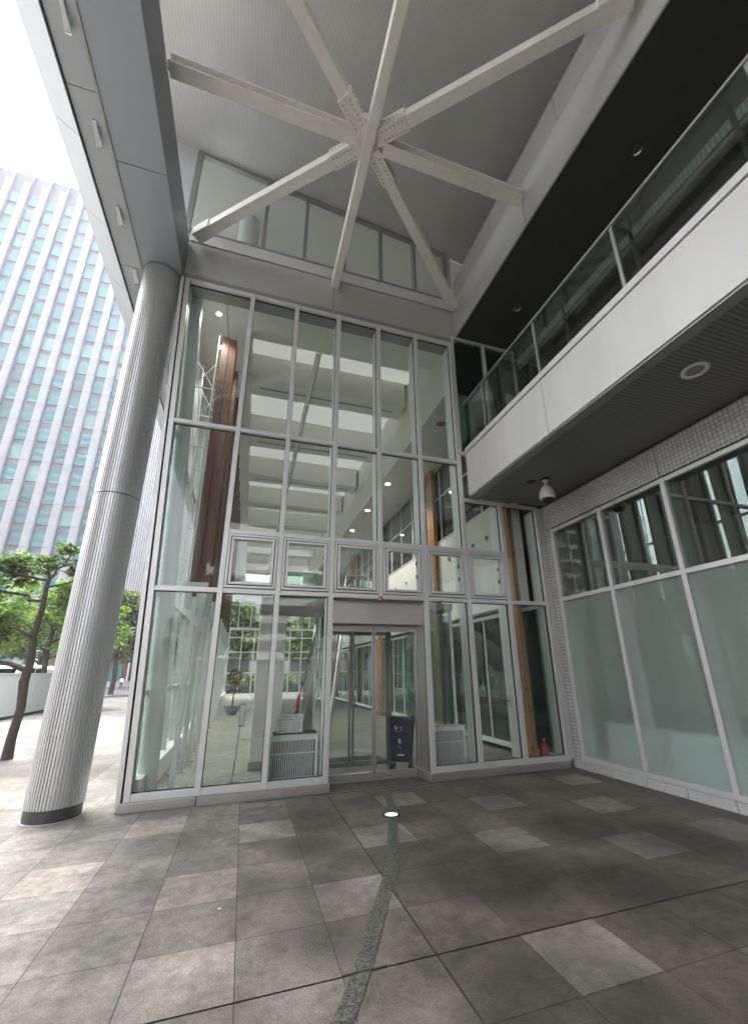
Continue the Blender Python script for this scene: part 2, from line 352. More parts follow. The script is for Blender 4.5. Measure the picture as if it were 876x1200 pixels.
# ------------------------------------------------------------------ ground
def paving():
    g = MB(); rnd = random.Random(3)
    light = {(-2,0),(0,1),(-1,3),(-1,5),(4,3),(7,2),(6,4),(3,6),(1,4),(2,2),(5,7),(-3,2),(3,0),(8,4),(5,1),(8,0),(0,7),(-4,5),(2,9),(-6,1),(-8,3),(-5,-3),(-7,-1),(-9,-4),(-6,-7),(-12,2),(-11,-6)}
    px, py = .531, .5177
    for i in range(-24, 10):
        for j in range(-26, 14):
            x0 = .09 + px*i; y1 = -.43 - py*j; y0 = y1-py; x1 = x0+px
            if x0 > -1.3 and y1 > .2: continue
            if x0 > 5.15: continue
            x1 = min(x1, 5.15)
            if x0 > -1.3: y1 = min(y1, .06)
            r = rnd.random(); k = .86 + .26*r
            if (i,j) in light: q = (.90+.2*rnd.random())*(1.15-.09*min(4,max(0,x0+1))); t = (.29*q,.262*q,.228*q)  # pale slabs carry the painted left-to-right dimming too
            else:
                g_ = min(1,max(0,(x0+1.3)/2.7))**.8; t = tuple(k*(a_+(b_-a_)*g_) for a_,b_ in ((.262,.136),(.248,.118),(.220,.096)))  # floor's fall of light from left to right painted into slab tone
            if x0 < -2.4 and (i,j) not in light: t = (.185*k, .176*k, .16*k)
            a = .002; l = .006 if i in (2,) else a; f = .006 if j == 5 else a
            b = .006 if j == 6 else a; rr = .006 if i == 1 else a
            if y1 > .05 and x0+px > 1.2 and x0 < 2.66: y1 = .36
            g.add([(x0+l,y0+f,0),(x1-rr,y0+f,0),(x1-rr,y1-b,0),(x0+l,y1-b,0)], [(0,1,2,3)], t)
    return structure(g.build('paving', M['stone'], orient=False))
paving()
b = MB(); b.add([(-14,-14.2,-.006),(9.6,-14.2,-.006),(9.6,8,-.006),(-14,8,-.006)], [(0,1,2,3)]); structure(b.build('paving_bed', M['grout'], orient=False))
b = MB(); b.add([(-400,-400,-.03),(400,-400,-.03),(400,900,-.03),(-400,900,-.03)], [(0,1,2,3)], (.13,.126,.12)); structure(b.build('ground', M['stone'], orient=False))
M['asphalt'] = paint('asphalt', (.09,.09,.09), .85, 0, .2, 30., bump=.2)
b = MB(); b.add([(-24,-120,-.024),(-9.2,-120,-.024),(-9.2,300,-.024),(-24,300,-.024)], [(0,1,2,3)]); structure(b.build('road', M['asphalt'], orient=False))
b = MB(); b.box(-9.35,-9.2,-60,32,-.03,.1); structure(b.build('kerb', M['base_stone'], bevel=.01))
# far plaza slabs: long pale bands
g = MB(); rnd = random.Random(5)
for j in range(0, 18):
    for i in range(0, 9):
        x0 = -9.15+.92*i; y0 = 6.9+1.9*j
        if x0 > -1.9: continue
        k = .85+.3*rnd.random(); g.add([(x0+.006,y0+.006,-.004),(x0+.914,y0+.006,-.004),(x0+.914,y0+1.894,-.004),(x0+.006,y0+1.894,-.004)], [(0,1,2,3)], (.112*k,.108*k,.102*k))
structure(g.build('plaza', M['stone'], orient=False))
# curved granite strip inlaid in the paving, running to the door
pts = [(1.90,.33),(1.88,-.10),(1.84,-.62),(1.69,-1.21),(1.535,-1.65),(1.35,-2.20),(1.20,-2.56),(1.03,-2.90),(.885,-3.20),(.74,-3.50),(.555,-3.83),(.33,-4.18),(.07,-4.52),(-.25,-4.88),(-.65,-5.25),(-1.2,-5.7)]
sm = []
for k in range(len(pts)-1):
    for t in range(4):
        p0 = Vector(pts[max(k-1,0)]); p1 = Vector(pts[k]); p2 = Vector(pts[k+1]); p3 = Vector(pts[min(k+2,len(pts)-1)]); u = t/4
        sm.append(.5*((2*p1)+(-p0+p2)*u+(2*p0-5*p1+4*p2-p3)*u*u+(-p0+3*p1-3*p2+p3)*u**3))
g = MB(); hw = .049
for k in range(len(sm)-1):
    d0 = (sm[min(k+1,len(sm)-1)]-sm[max(k-1,0)]).normalized(); d1 = (sm[min(k+2,len(sm)-1)]-sm[k]).normalized()
    n0 = Vector((-d0.y,d0.x))*hw; n1 = Vector((-d1.y,d1.x))*hw
    e = .03 if k % 5 == 4 else 0
    q = sm[k+1] - (sm[k+1]-sm[k])*e
    g.add([(*(sm[k]+n0),.004),(*(sm[k]-n0),.004),(*(q-n1),.004),(*(q+n1),.004)], [(0,1,2,3)])
structure(g.build('paving_strip', M['strip_stone'], orient=False))
MB().box(.62,.86,-3.542,-3.530,.0045,.0062).build('strip_joint', M['grout'])['kind'] = 'structure'
# slot drain in front of the doors
dr = thing('slot_drain', 'long dark slot drain let into the paving in front of the doors', 'drain', (1.7,-.17,0))
MB().box(.16,3.25,-.20,-.145,.001,.005).build('drain_slot', M['gasket'], dr)
MB().box(.16,3.25,-.215,-.2,.001,.007).box(.16,3.25,-.145,-.13,.001,.007).build('drain_edge', M['alu_dark'], dr)

# ------------------------------------------------------------------ glazed entrance front (plane Y = 0)
MX = [None,-.409,.368,1.148,1.931,2.706,3.484,4.270,5.06]
ZT, ZA, ZB, ZC, ZS = 7.96, 5.174, 3.473, 2.60, .10
def LX(z): return -1.215-.042*z
fac = thing('glass_facade', 'tall aluminium framed glass entrance front with a row of small square vents', 'glass facade', (1.8,0,0))
MW = .036
for i in range(1,9):
    x = MX[i]; z0 = ZC if i == 4 else ZS; z1 = 4.45 if i > 6 else ZT
    if i == 6: z1 = ZT
    MB().box(x-MW,x+MW,-.062,.0,z0,z1).build('mullion', M['alu'], fac, bevel=.004)
    MB().box(x-MW-.006,x+MW+.006,.0015,.03,z0,z1-.002).build('gasket', M['gasket'], fac)
    MB().box(x-.026,x+.026,.032,.30,z0+.06,z1-.05).build('mullion_fin', M['fin'], fac, bevel=.004)
# raked corner post
def raked(xa, xb, y0, y1, z0, z1):
    m = MB(); m.hexa([(LX(z0)+xa,y0,z0),(LX(z0)+xb,y0,z0),(LX(z0)+xb,y1,z0),(LX(z0)+xa,y1,z0),(LX(z1)+xa,y0,z1),(LX(z1)+xb,y0,z1),(LX(z1)+xb,y1,z1),(LX(z1)+xa,y1,z1)]); return m
raked(.03,.10,-.062,.0,ZS,ZT).build('corner_mullion', M['alu'], fac, bevel=.004)
raked(-.045,.008,-.066,.10,ZS-.09,ZT).build('corner_return', M['alu'], fac, bevel=.004)
raked(.008,.03,-.03,.02,ZS,ZT).build('gasket', M['gasket'], fac)
def rail(x0, x1, z, h=.066, y0=-.056):
    MB().box(x0,x1,y0,.0,z-h/2,z+h/2).build('transom', M['alu'], fac, bevel=.004)
    MB().box(x0,x1,.0015,.032,z-h/2-.006,z+h/2+.006).build('gasket', M['gasket'], fac)
xs_all = [None]+MX[1:]
for i in range(1,8):
    a, c = MX[i]+MW, MX[i+1]-MW
    if i < 6: rail(a,c,ZT-.035,.07); rail(a,c,ZA)
    else: rail(a,c,4.43,.06)
    if i < 7: rail(a,c,ZB)
    if i not in (3,4): rail(a,c,ZC)
    else: rail(a,c,ZC,.07)
    if i not in (3,4): rail(a,c,ZS+.04,.08)
for z,h in ((ZT-.035,.07),(ZA,.066),(ZC,.066),(ZS+.04,.08)):
    rail(LX(z)+.10, MX[1]-MW, z, h)
# glass
def pane(x0,x1,z0,z1,y=.012,mat='glass',par=None,name='glass_pane'):
    MB().box(x0,x1,y,y+.012,z0,z1).build(name, M[mat], par or fac)
for i in range(1,8):
    a, c = MX[i]-.0+MW-.004, MX[i+1]-MW+.004
    if i < 6:
        pane(a,c,ZA+.03,ZT-.06); pane(a,c,ZB+.03,ZA-.03)
    elif i == 6: pane(a,c,ZB+.03,4.41)
    else: pane(a,c,ZC+.03,4.41)
    if i not in (3,4): pane(a,c,ZS+.075,ZC-.03)
for z0,z1 in ((ZA+.03,ZT-.06),(ZC+.03,ZA-.03),(ZS+.075,ZC-.03)):
    m = raked(.096,.096,.012,.024,z0,z1); x1 = MX[1]-MW+.004
    m = MB(); m.hexa([(LX(z0)+.096,.012,z0),(x1,.012,z0),(x1,.024,z0),(LX(z0)+.096,.024,z0),(LX(z1)+.096,.012,z1),(x1,.012,z1),(x1,.024,z1),(LX(z1)+.096,.024,z1)])
    m.build('glass_pane', M['glass'], fac)
# square vents, slightly proud of the grid
for i in range(1,7):
    a, c = MX[i]+MW+.006, MX[i+1]-MW-.006; z0, z1 = ZC+.042, ZB-.042
    f = MB()
    def ring(f, a,c,z0,z1,w,y0,y1):
        f.box(a,c,y0,y1,z1-w,z1); f.box(a,c,y0,y1,z0,z0+w); f.box(a,a+w,y0,y1,z0+w,z1-w); f.box(c-w,c,y0,y1,z0+w,z1-w)
    ring(f,a,c,z0,z1,.034,-.075,.02); v = f.build('vent_window', M['alu'], fac, bevel=.004)
    g_ = MB(); ring(g_,a+.034,c-.034,z0+.034,z1-.034,.012,-.045,.015); g_.build('gasket', M['gasket'], v)
    s_ = MB(); ring(s_,a+.046,c-.046,z0+.046,z1-.046,.034,-.085,.01); s_.build('sash', M['alu'], v, bevel=.004)
    MB().box(a+.078,c-.078,-.02,-.008,z0+.078,z1-.078).build('glass_pane', M['glass'], v)
    k_ = MB()
    for zz in (z0+.3, z0+.52): k_.box(c-.085,c-.055,.012,.06,zz,zz+.06)
    k_.build('latch', M['black'], v)
# plinth
for (a,c) in ((LX(0)-.02,-.415),(-.403,1.20)):
    MB().box(a,c,-.085,.05,0,.098).build('plinth', M['steel'], fac, bevel=.004)
MB().box(2.655,5.07,-.085,.05,0,.098).build('plinth', M['steel'], fac, bevel=.004)
# door recess: header, soffit, jambs
MB().box(1.19,2.664,.13,.52,2.20,2.545).build('door_header', M['steel'], fac, bevel=.004)
MB().box(1.19,2.664,.0,.13,2.55,2.56).build('door_soffit', M['alu_dark'], fac)
MB().box(2.664,2.70,.0,.52,.098,2.548).build('door_jamb', M['steel'], fac, bevel=.004)
MB().box(1.155,1.19,.0,.52,.0,2.548).build('door_jamb', M['steel'], fac, bevel=.004)
MB().box(2.60,2.664,.0,.52,.0,.11).build('jamb_foot', M['steel'], fac, bevel=.004)
MB().box(1.19,2.60,.30,.42,.001,.03).build('threshold', M['steel'], fac, bevel=.003)
def leaf(a, c, y=.35):
    d = MB(); w = .028
    d.box(a,c,y-.02,y+.02,2.10,2.195); d.box(a,c,y-.02,y+.02,.032,.11); d.box(a,a+w,y-.02,y+.02,.11,2.10); d.box(c-w,c,y-.02,y+.02,.11,2.10)
    o = d.build('sliding_door', M['steel'], fac, bevel=.003)
    MB().box(a+w-.003,c-w+.003,y-.005,y+.005,.107,2.103).build('glass_pane', M['glass'], o)
leaf(1.195,1.925); leaf(1.935,2.66)

# fascia band above the front
fb = thing('fascia_band', 'grey panelled fascia band above the tall glass front', 'fascia', (1,0,7.97))
for a,c in ((-1.57,1.026),(1.036,3.635)):
    MB().box(a,c,-.03,.34,8.07,8.81).build('panel', M['beam_panel'], fb, bevel=.004)
MB().box(-1.57,3.635,-.05,.34,7.965,8.055).build('lower_trim', M['alu_dark'], fb, bevel=.004)
MB().box(-1.57,3.635,.0,.33,8.05,8.075).box(1.024,1.038,-.02,.3,8.07,8.81).build('joint', M['gasket'], fb)
MB().box(-1.57,3.635,-.045,.30,8.835,8.90).box(-1.57,3.635,-.03,.30,8.91,9.10).build('sill_trim', M['alu'], fb, bevel=.004)
MB().box(-1.57,3.635,.0,.29,8.805,8.915).build('joint', M['gasket'], fb)

# clerestory between fascia and sloping soffit
def ZR(x): return 11.2-.134*(x+1.65)
cl = thing('clerestory', 'row of clerestory windows under the sloping ribbed soffit', 'window', (1,0,9.1))
cx_ = [-1.65,-.34,.435,1.23,2.0,2.76,3.50]
for x in cx_:
    w = .045 if x < -1 else .034
    MB().hexa([(x-w,-.04,9.10),(x+w,-.04,9.10),(x+w,.05,9.10),(x-w,.05,9.10),(x-w,-.04,ZR(x-w)),(x+w,-.04,ZR(x+w)),(x+w,.05,ZR(x+w)),(x-w,.05,ZR(x-w))]).build('mullion', M['alu_dark'], cl, bevel=.003)
for k in range(6):
    a = cx_[k]+(.045 if k==0 else .034); c = cx_[k+1]-.034
    MB().hexa([(a,-.035,ZR(a)-.09),(c,-.035,ZR(c)-.09),(c,.04,ZR(c)-.09),(a,.04,ZR(a)-.09),(a,-.035,ZR(a)-.002),(c,-.035,ZR(c)-.002),(c,.04,ZR(c)-.002),(a,.04,ZR(a)-.002)]).build('head_rail', M['alu_dark'], cl)
    MB().box(a,c,-.035,.04,9.10,9.15).build('sill_rail', M['alu_dark'], cl)
    MB().hexa([(a-.003,.0,9.148),(c+.003,.0,9.148),(c+.003,.012,9.148),(a-.003,.012,9.148),(a-.003,.0,ZR(a)-.088),(c+.003,.0,ZR(c)-.088),(c+.003,.012,ZR(c)-.088),(a-.003,.012,ZR(a)-.088)]).build('glass_pane', M['glass'], cl)
def wedge(name, x0, x1, y0, y1, z0, mat, par=None, dz=0, **k):
    m = MB().hexa([(x0,y0,z0),(x1,y0,z0),(x1,y1,z0),(x0,y1,z0),(x0,y0,ZR(x0)-dz),(x1,y0,ZR(x1)-dz),(x1,y1,ZR(x1)-dz),(x0,y1,ZR(x0)-dz)]); return m.build(name, mat, par, **k)
wedge('end_panel', 3.535,3.63,-.03,.05,9.1,M['beam_panel'],cl,.002)
wedge('end_panel', -2.6,-1.70,-.03,.05,9.55,M['panel_light'],cl,.002)
MB().box(-2.6,-1.70,-.03,.05,8.81,9.538).build('end_panel', M['panel_light'], cl)
# attic behind it
wedge('attic_wall', -2.6,9.5,1.9,2.0,8.9,M['int_ceil'])['kind'] = 'structure'
MB().hexa([(-2.6,.07,ZR(-2.6)),(9.5,.07,ZR(9.5)),(9.5,2.0,ZR(9.5)),(-2.6,2.0,ZR(-2.6)),(-2.6,.07,ZR(-2.6)+.02),(9.5,.07,ZR(9.5)+.02),(9.5,2.0,ZR(9.5)+.02),(-2.6,2.0,ZR(-2.6)+.02)]).build('attic_roof', M['opal_thin'])['kind'] = 'structure'  # translucent sheet added so the sky brightens the attic
at = thing('attic_pipe', 'wide pale round pipe standing behind the leftmost clerestory pane', 'pipe', (-.72,1.0,8.9))
MB().lathe([(.21,8.92),(.21,ZR(-.5)-.02)],-.72,1.0,28).build('shaft', M['pipe'], at, smooth=True)
MB().lathe([(.23,9.0),(.23,9.06)],-.72,1.0,28).build('collar', M['white'], at, smooth=True)

# sloping ribbed soffit / roof
def slab(name, x0, x1, y0, y1, t, mat):
    return MB().hexa([(x0,y0,ZR(x0)),(x1,y0,ZR(x1)),(x1,y1,ZR(x1)),(x0,y1,ZR(x0)),(x0,y0,ZR(x0)+t),(x1,y0,ZR(x1)+t),(x1,y1,ZR(x1)+t),(x0,y1,ZR(x0)+t)]).build(name, mat)
rf = thing('canopy_roof', 'sloping canopy roof with a finely ribbed metal soffit', 'roof', (1,-4,10.5))
m = MB().hexa([(-2.6,-22.1,ZR(-2.6)),(9.5,-22.1,ZR(9.5)),(9.5,.06,ZR(9.5)),(-2.6,.06,ZR(-2.6)),(-2.6,-22.1,ZR(-2.6)+.06),(9.5,-22.1,ZR(9.5)+.06),(9.5,.06,ZR(9.5)+.06),(-2.6,.06,ZR(-2.6)+.06)])
m.build('soffit', M['soffit'], rf)
m = MB().hexa([(-2.62,-22.12,ZR(-2.6)+.062),(9.52,-22.12,ZR(9.5)+.062),(9.52,.062,ZR(9.5)+.062),(-2.62,.062,ZR(-2.6)+.062),(-2.62,-22.12,ZR(-2.6)+.4),(9.52,-22.12,ZR(9.5)+.4),(9.52,.062,ZR(9.5)+.4),(-2.62,.062,ZR(-2.6)+.4)])
m.build('roof_deck', M['panel'], rf)

# right beam: two bands of panels along the balcony recess
rb = thing('edge_beam', 'deep pale grey beam over the balcony, clad in two bands of panels', 'beam', (3.9,-4,8.14))
yb = [-.035-2.455*k+(.035 if k else 0) for k in range(10)]
yb = [-.035]+[-2.45*k for k in range(1,10)]
for k in range(9): MB().box(3.64,3.66,yb[k+1]+.005,yb[k]-.005,8.14,9.062).build('lower_panel', M['beam_panel'], rb)
yu = [-.035,-1.56,-3.35]+[-3.35-1.8*k for k in range(1,11)]
for k in range(12): MB().box(3.655,3.67,yu[k+1]+.005,yu[k]-.005,9.10,9.65).build('upper_panel', M['panel'], rb)
MB().box(3.672,3.99,-22,-.035,8.16,9.64).build('core', M['gasket'], rb)
MB().box(3.622,3.638,-22,-.055,8.12,8.16).build('lower_trim', M['alu_dark'], rb)

# left beam on the ribbed column, running on along the side of the hall
lb = thing('eaves_beam', 'broad blue grey clad beam carried by the ribbed round column', 'beam', (-1.87,0,7.97))
ys = [-21.3,-18.85,-16.4,-13.94,-11.48,-9.02,-6.56,-4.10,-1.645,.815,3.275,5.735,8.2,10.65,13.1,15.6,18.0,20.5,23,25.9]
for k in range(len(ys)-1):
    MB().box(-2.18,-1.572,ys[k]+.005,ys[k+1]-.005,7.97,7.985).build('bottom_panel', M['panel_blue'], lb)
yk = [-22.1,-19.68,-17.22,-14.76,-12.3,-9.84,-7.38,-4.92,-2.46,-.06]
for k in range(len(yk)-1):
    MB().box(-1.585,-1.57,yk[k]+.005,yk[k+1]-.005,7.988,8.80).build('side_panel', M['panel_blue'], lb)
MB().box(-2.175,-1.59,-22,25.8,7.99,8.79).build('core', M['panel'], lb)
MB().box(-2.21,-2.182,-22.1,25.9,7.955,8.02).build('edge_trim', M['alu_dark'], lb)
# thin eave outside the beam: flat soffit strip, then a face that rises outwards
ev = thing('eave', 'thin pale eave of folded panels running along outside the blue grey beam', 'eave', (-2.6,0,8))
je = [-7.9-11.9+1.19*k for k in range(39)]; je = [y+.17 for y in je]
for k in range(len(je)-1):
    a, c = je[k]+.004, je[k+1]-.004
    MB().hexa([(-2.56,a,8.0),(-2.545,a,8.02),(-2.545,c,8.02),(-2.56,c,8.0),(-2.90,a,8.27),(-2.885,a,8.30),(-2.885,c,8.30),(-2.90,c,8.27)]).build('edge_panel', M['panel_light'], ev)
for k in range(0,len(je)-2,2):
    MB().box(-2.535,-2.215,je[k]+.66,je[k+2]+.652,8.02,8.035).build('soffit_panel', M['panel_eave'] if 'panel_eave' in M else M['panel'], ev)
MB().box(-2.548,-2.536,-22.1,25.9,8.0,8.06).box(-2.214,-2.205,-22.1,25.9,8.0,8.06).build('joint', M['gasket'], ev)
MB().hexa([(-2.55,-22.1,8.04),(-2.18,-22.1,8.04),(-2.18,25.9,8.04),(-2.55,25.9,8.04),(-2.88,-22.1,8.33),(-2.18,-22.1,8.4),(-2.18,25.9,8.4),(-2.88,25.9,8.33)]).build('eave_core', M['panel'], ev)
lights = []
for k in range(14):
    y = -5.05+1.05*k
    words = ['nearest','second','third']
    o = thing('eave_light', 'small tilted white floodlight under the eave', 'floodlight', (-2.34,y,8.02), 'floodlights along the eave')
    MB().box(-2.36,-2.31,y-.12,y-.02,8.0,8.018).build('base_plate', M['white'], o)
    MB().hexa([(-2.355,y-.10,7.99),(-2.315,y-.10,7.99),(-2.29,y+.12,7.93),(-2.37,y+.12,7.93),(-2.35,y-.09,8.0),(-2.32,y-.09,8.0),(-2.30,y+.13,7.96),(-2.36,y+.13,7.96)]).build('lamp_head', M['white'], o, bevel=.01)
    MB().box(-2.36,-2.30,y+.122,y+.134,7.933,7.956).build('lens', M['chrome'], o)
    lights.append(o)

# ribbed round column
co = thing('ribbed_column', 'tall round column clad in vertically ribbed steel on a dark stone foot', 'column', (-1.89,.06,0))
def flutes(z0, z1, r=.282, n=54):
    m = MB(); vs = []; ring = []
    for i in range(n):
        for t, rr in ((0,r),(.56,r),(.66,r-.012),(.90,r-.012)):
            a = 2*math.pi*(i+t)/n; ring.append((math.cos(a)*rr, math.sin(a)*rr))
    k = len(ring)
    for z in (z0,z1):
        for (x,y) in ring: vs.append((-1.89+x,.06+y,z))
    fs = [(i,(i+1)%k,k+(i+1)%k,k+i) for i in range(k)]+[tuple(range(k-1,-1,-1)),tuple(range(k,2*k))]
    return m.add(vs,fs)
flutes(.13,3.83).build('shaft', M['column'], co); flutes(3.842,7.968).build('shaft', M['column'], co)
MB().lathe([(.276,3.825),(.276,3.847)],-1.89,.06,48).build('joint_ring', M['gasket'], co, smooth=True)
MB().lathe([(.272,0),(.272,.128)],-1.89,.06,48).build('stone_foot', M['dark_stone'], co, smooth=True)
MB().lathe([(.272,.0005),(.272,.006),(.29,.006),(.29,.0005)],-1.89,.06,48,caps=False).build('foot_seal', M['base_stone'], co, smooth=True)
MB().lathe([(.287,7.93),(.287,7.968)],-1.89,.06,48).build('head_ring', M['alu_dark'], co, smooth=True)

dup(co,(0,-9.84,0),'tall ribbed round column behind the photographer, like the one by the glass corner')
dup(co,(0,-19.68,0),'tall ribbed round column farthest behind the photographer')
# star of steel braces under the roof
br = thing('roof_bracing', 'cream painted eight armed steel bracing hung in a star under the ribbed soffit', 'steel bracing', (1.05,-2.46,8.75))
nd = Vector((1.05,-2.46,8.75))
def ibeam(p0, p1, w, h, tf=.018):
    p0 = Vector(p0); p1 = Vector(p1); m = MB(); up = Vector((0,0,1))
    m.beam(p0+up*(h/2-tf/2), p1+up*(h/2-tf/2), w, tf); m.beam(p0-up*(h/2-tf/2), p1-up*(h/2-tf/2), w, tf); m.beam(p0, p1, .016, h-2*tf-.002); return m
def arm(end, s0, s1, kind, w=.135, h=.15):
    d = (Vector(end)-nd); Ld = d.length; d.normalize(); a = nd+d*s0; e = nd+d*(Ld-s1)
    o = (ibeam(a,e,w,.17) if kind == 'I' else MB().beam(a,e,w,h)).build('brace_arm', M['white_steel'], br, bevel=.004)
    if kind == 'B':
        g_ = MB(); g_.beam(nd+d*.12, nd+d*.60, w+.045, h+.03).build('gusset', M['white_steel'], o, bevel=.004)
        sd = Vector((-d.y,d.x,0))
        for q in range(6):
            for s in (-1,1):
                c = nd+d*(.24+.06*q)+sd*s*.055+Vector((0,0,-h/2-.015)); MB().tube(c, c+Vector((0,0,-.014)), .013, n=6).build('bolt', M['bolt'], o)
                c2 = nd+d*(.24+.06*q)+sd*s*(w/2+.0225)+Vector((0,0,.02)); MB().tube(c2, c2+sd*s*.014, .012, n=6).build('bolt', M['bolt'], o)
        e2 = MB(); e2.beam(nd+d*(Ld-.42), nd+d*(Ld-.06), w+.035, h+.025); e2.build('end_plate', M['white_steel'], o, bevel=.004)
    else:
        e2 = MB(); e2.beam(e, nd+d*(Ld-.01), .03, .15); e2.build('end_plate', M['white_steel'], o)
    return o
for e in ((-1.47,-.19,8.75),(3.57,-.19,8.75),(3.57,-4.73,8.75),(-1.47,-4.73,8.75)): arm(e,.10,.05,'B',.16,.14)
for e in ((-1.565,-2.46,8.75),(3.635,-2.46,8.75)): arm(e,.22,.04,'I',.18)
cH = MB().beam((1.05,-.032,8.72),(1.05,-4.93,8.72),.135,.22).build('brace_arm', M['white_steel'], br, bevel=.004)
MB().beam((1.05,-2.2,8.76),(1.05,-2.72,8.76),.34,.13).build('node_block', M['white_steel'], br, bevel=.004)

xb = thing('cross_beam','cream painted steel beam crossing under the roof behind the star bracing','beam',(1.04,-5.03,8.6))
ibeam((-1.568,-5.03,8.75),(3.636,-5.03,8.75),.16,.26).build('beam_section',M['white_steel'],xb,bevel=.003)
MB().box(.90,1.20,-4.945,-4.932,8.62,8.88).build('end_plate',M['white_steel'],xb)

# ------------------------------------------------------------------ balcony on the right
bal = thing('balcony', 'long balcony with a broad off white fascia and dark slatted underside', 'balcony', (4.4,-5,4.48))
for (y0,y1) in ((-22.0,-12.09),(-12.08,-7.18),(-7.172,-2.274),(-2.266,-.07)):
    MB().box(3.62,3.72,y0,y1,4.50,5.36).build('fascia_panel', M['fascia'], bal, bevel=.004)
MB().box(3.60,3.78,-22.0,-.07,5.375,5.47).build('cap', M['fascia'], bal, bevel=.004)
MB().box(3.63,3.74,-22.0,-.07,5.355,5.38).box(3.655,3.71,-22.0,-.07,4.52,5.37).build('joint', M['gasket'], bal)
MB().box(3.64,3.78,-22.0,-.07,4.475,4.497).build('edge_trim', M['alu_dark'], bal)
MB().box(3.785,9.4,-22.0,-.07,4.48,4.50).build('slatted_soffit', M['soffit_dark'], bal)
MB().box(3.725,9.4,-22.0,-.07,4.505,5.35).build('floor_slab', M['panel'], bal)
ra = thing('balustrade', 'glass balustrade with slim grey posts standing on the balcony edge', 'balustrade', (3.68,-5,5.47))
MB().box(3.645,3.69,-22.0,-.06,6.45,6.485).build('handrail', M['alu_dark'], ra, bevel=.006)
MB().box(3.64,3.71,-22.0,-.07,5.472,5.50).build('base_channel', M['alu_dark'], ra)
yp = [-.75-1.48*k for k in range(14)]
for y in yp: MB().box(3.66,3.70,y-.022,y+.022,5.50,6.448).build('post', M['alu_dark'], ra, bevel=.003)
yq = [-.06]+yp
for k in range(len(yq)-1):
    MB().box(3.672,3.684,yq[k+1]+.025,yq[k]-.025,5.51,6.44).build('glass_pane', M['rail_glass'], ra)
# dark ceiling over the balcony and glass wall behind it
bc = thing('balcony_ceiling', 'near black ceiling over the balcony recess', 'ceiling', (6,-6,8.14))
MB().box(3.645,9.4,-22.0,-.06,8.10,8.118).build('ceiling_panel', M['black_soffit'], bc) if False else MB().box(3.642,9.4,-22,-.06,8.128,8.138).build('ceiling_panel', M['black_soffit'], bc)
bw = thing('balcony_window_wall', 'dark glass window wall at the back of the balcony', 'window wall', (5,-6,5.36))
yw = [-.12-1.47*k for k in range(15)]
for y in yw: MB().box(5.0,5.07,y-.03,y+.03,5.36,8.14).build('mullion', M['gasket'], bw, bevel=.003)
for k in range(14):
    MB().box(5.03,5.042,yw[k+1]+.03,yw[k]-.03,5.42,7.52).build('glass_pane', M['glass_dark'], bw)
    MB().box(5.0,5.06,yw[k+1]+.032,yw[k]-.032,7.53,7.58).box(5.0,5.06,yw[k+1]+.032,yw[k]-.032,5.362,5.42).build('transom', M['alu_dark'], bw)
    MB().box(5.0,5.04,yw[k+1]+.032,yw[k]-.032,7.64,7.80).build('louvre', M['louvre'] if 'louvre' in M else M['fin'], bw)
    MB().box(5.02,5.05,yw[k+1]+.032,yw[k]-.032,7.81,8.14).box(5.02,5.05,yw[k+1]+.032,yw[k]-.032,7.582,7.638).build('header', M['int_dark'], bw)
# glazed end of the balcony recess (continues the front)
be = thing('balcony_end_glazing', 'dark green glazing closing the far end of the balcony recess', 'window', (4.3,0,5.4))
for x in (3.53,4.27,5.03):
    MB().box(x-.03,x+.03,-.055,.03,5.36,8.14).build('mullion', M['alu'], be, bevel=.003)
for a,c in ((3.56,4.24),(4.30,5.0)):
    MB().box(a,c,.0,.012,5.42,8.08).build('glass_pane', M['glass_green'], be)
    MB().box(a,c,-.05,.03,8.08,8.14).box(a,c,-.05,.03,5.36,5.42).build('transom', M['alu'], be)

# ------------------------------------------------------------------ right wall under the balcony
XW = 5.2
tw = thing('tiled_wall', 'white mosaic tiled wall band and pier around the frosted windows', 'wall', (5.3,-4,0))
for (y0,y1) in ((-21.9,-7.39),(-7.38,-2.486),(-2.474,-.232)):
    MB().box(XW,XW+.2,y0,y1,3.985,4.44).build('tile_band', M['tile'], tw)
MB().box(XW,XW+.2,-.226,-.006,.122,3.97).build('tile_pier', M['tile'], tw)
MB().box(XW,XW+.2,-.226,-.006,3.985,4.44).build('tile_pier', M['tile'], tw)
MB().box(XW+.02,XW+.19,-21.9,-.005,3.96,4.475).build('backing', M['gasket'], tw)
y = -.006; k = 0
while y > -21.9:
    y2 = y-(.25 if k == 0 else .56); MB().box(XW-.05,XW+.2,y2+.004,y-.004,0,.118).build('base_block', M['base_stone'], tw, bevel=.004); y = y2; k += 1
ww = thing('frosted_window_wall', 'aluminium window wall with frosted lower panes and clear upper panes', 'window wall', (5.2,-4,.12))
ym = [-.272-1.124*k for k in range(19)]
for y in ym:
    MB().box(XW-.055,XW+.02,y-.032,y+.032,.16,3.935).build('mullion', M['alu'], ww, bevel=.004)
    MB().box(XW+.022,XW+.28,y-.026,y+.026,.2,3.9).build('mullion_fin', M['fin'], ww)
for k in range(18):
    y0, y1 = ym[k+1]+.033, ym[k]-.033
    for z,h in ((3.905,.06),(2.64,.066)): MB().box(XW-.05,XW+.02,y0,y1,z-h/2,z+h/2).build('transom', M['alu'], ww, bevel=.004)
    MB().box(XW-.012,XW,y0-.002,y1+.002,.19,2.612).build('frosted_pane', M['frost'], ww)
    MB().box(XW-.012,XW,y0-.002,y1+.002,2.668,3.88).build('glass_pane', M['glass_mirror'], ww)
MB().box(XW-.06,XW+.02,ym[-1],ym[0]+.032,.122,.188).build('sill', M['alu'], ww, bevel=.004)
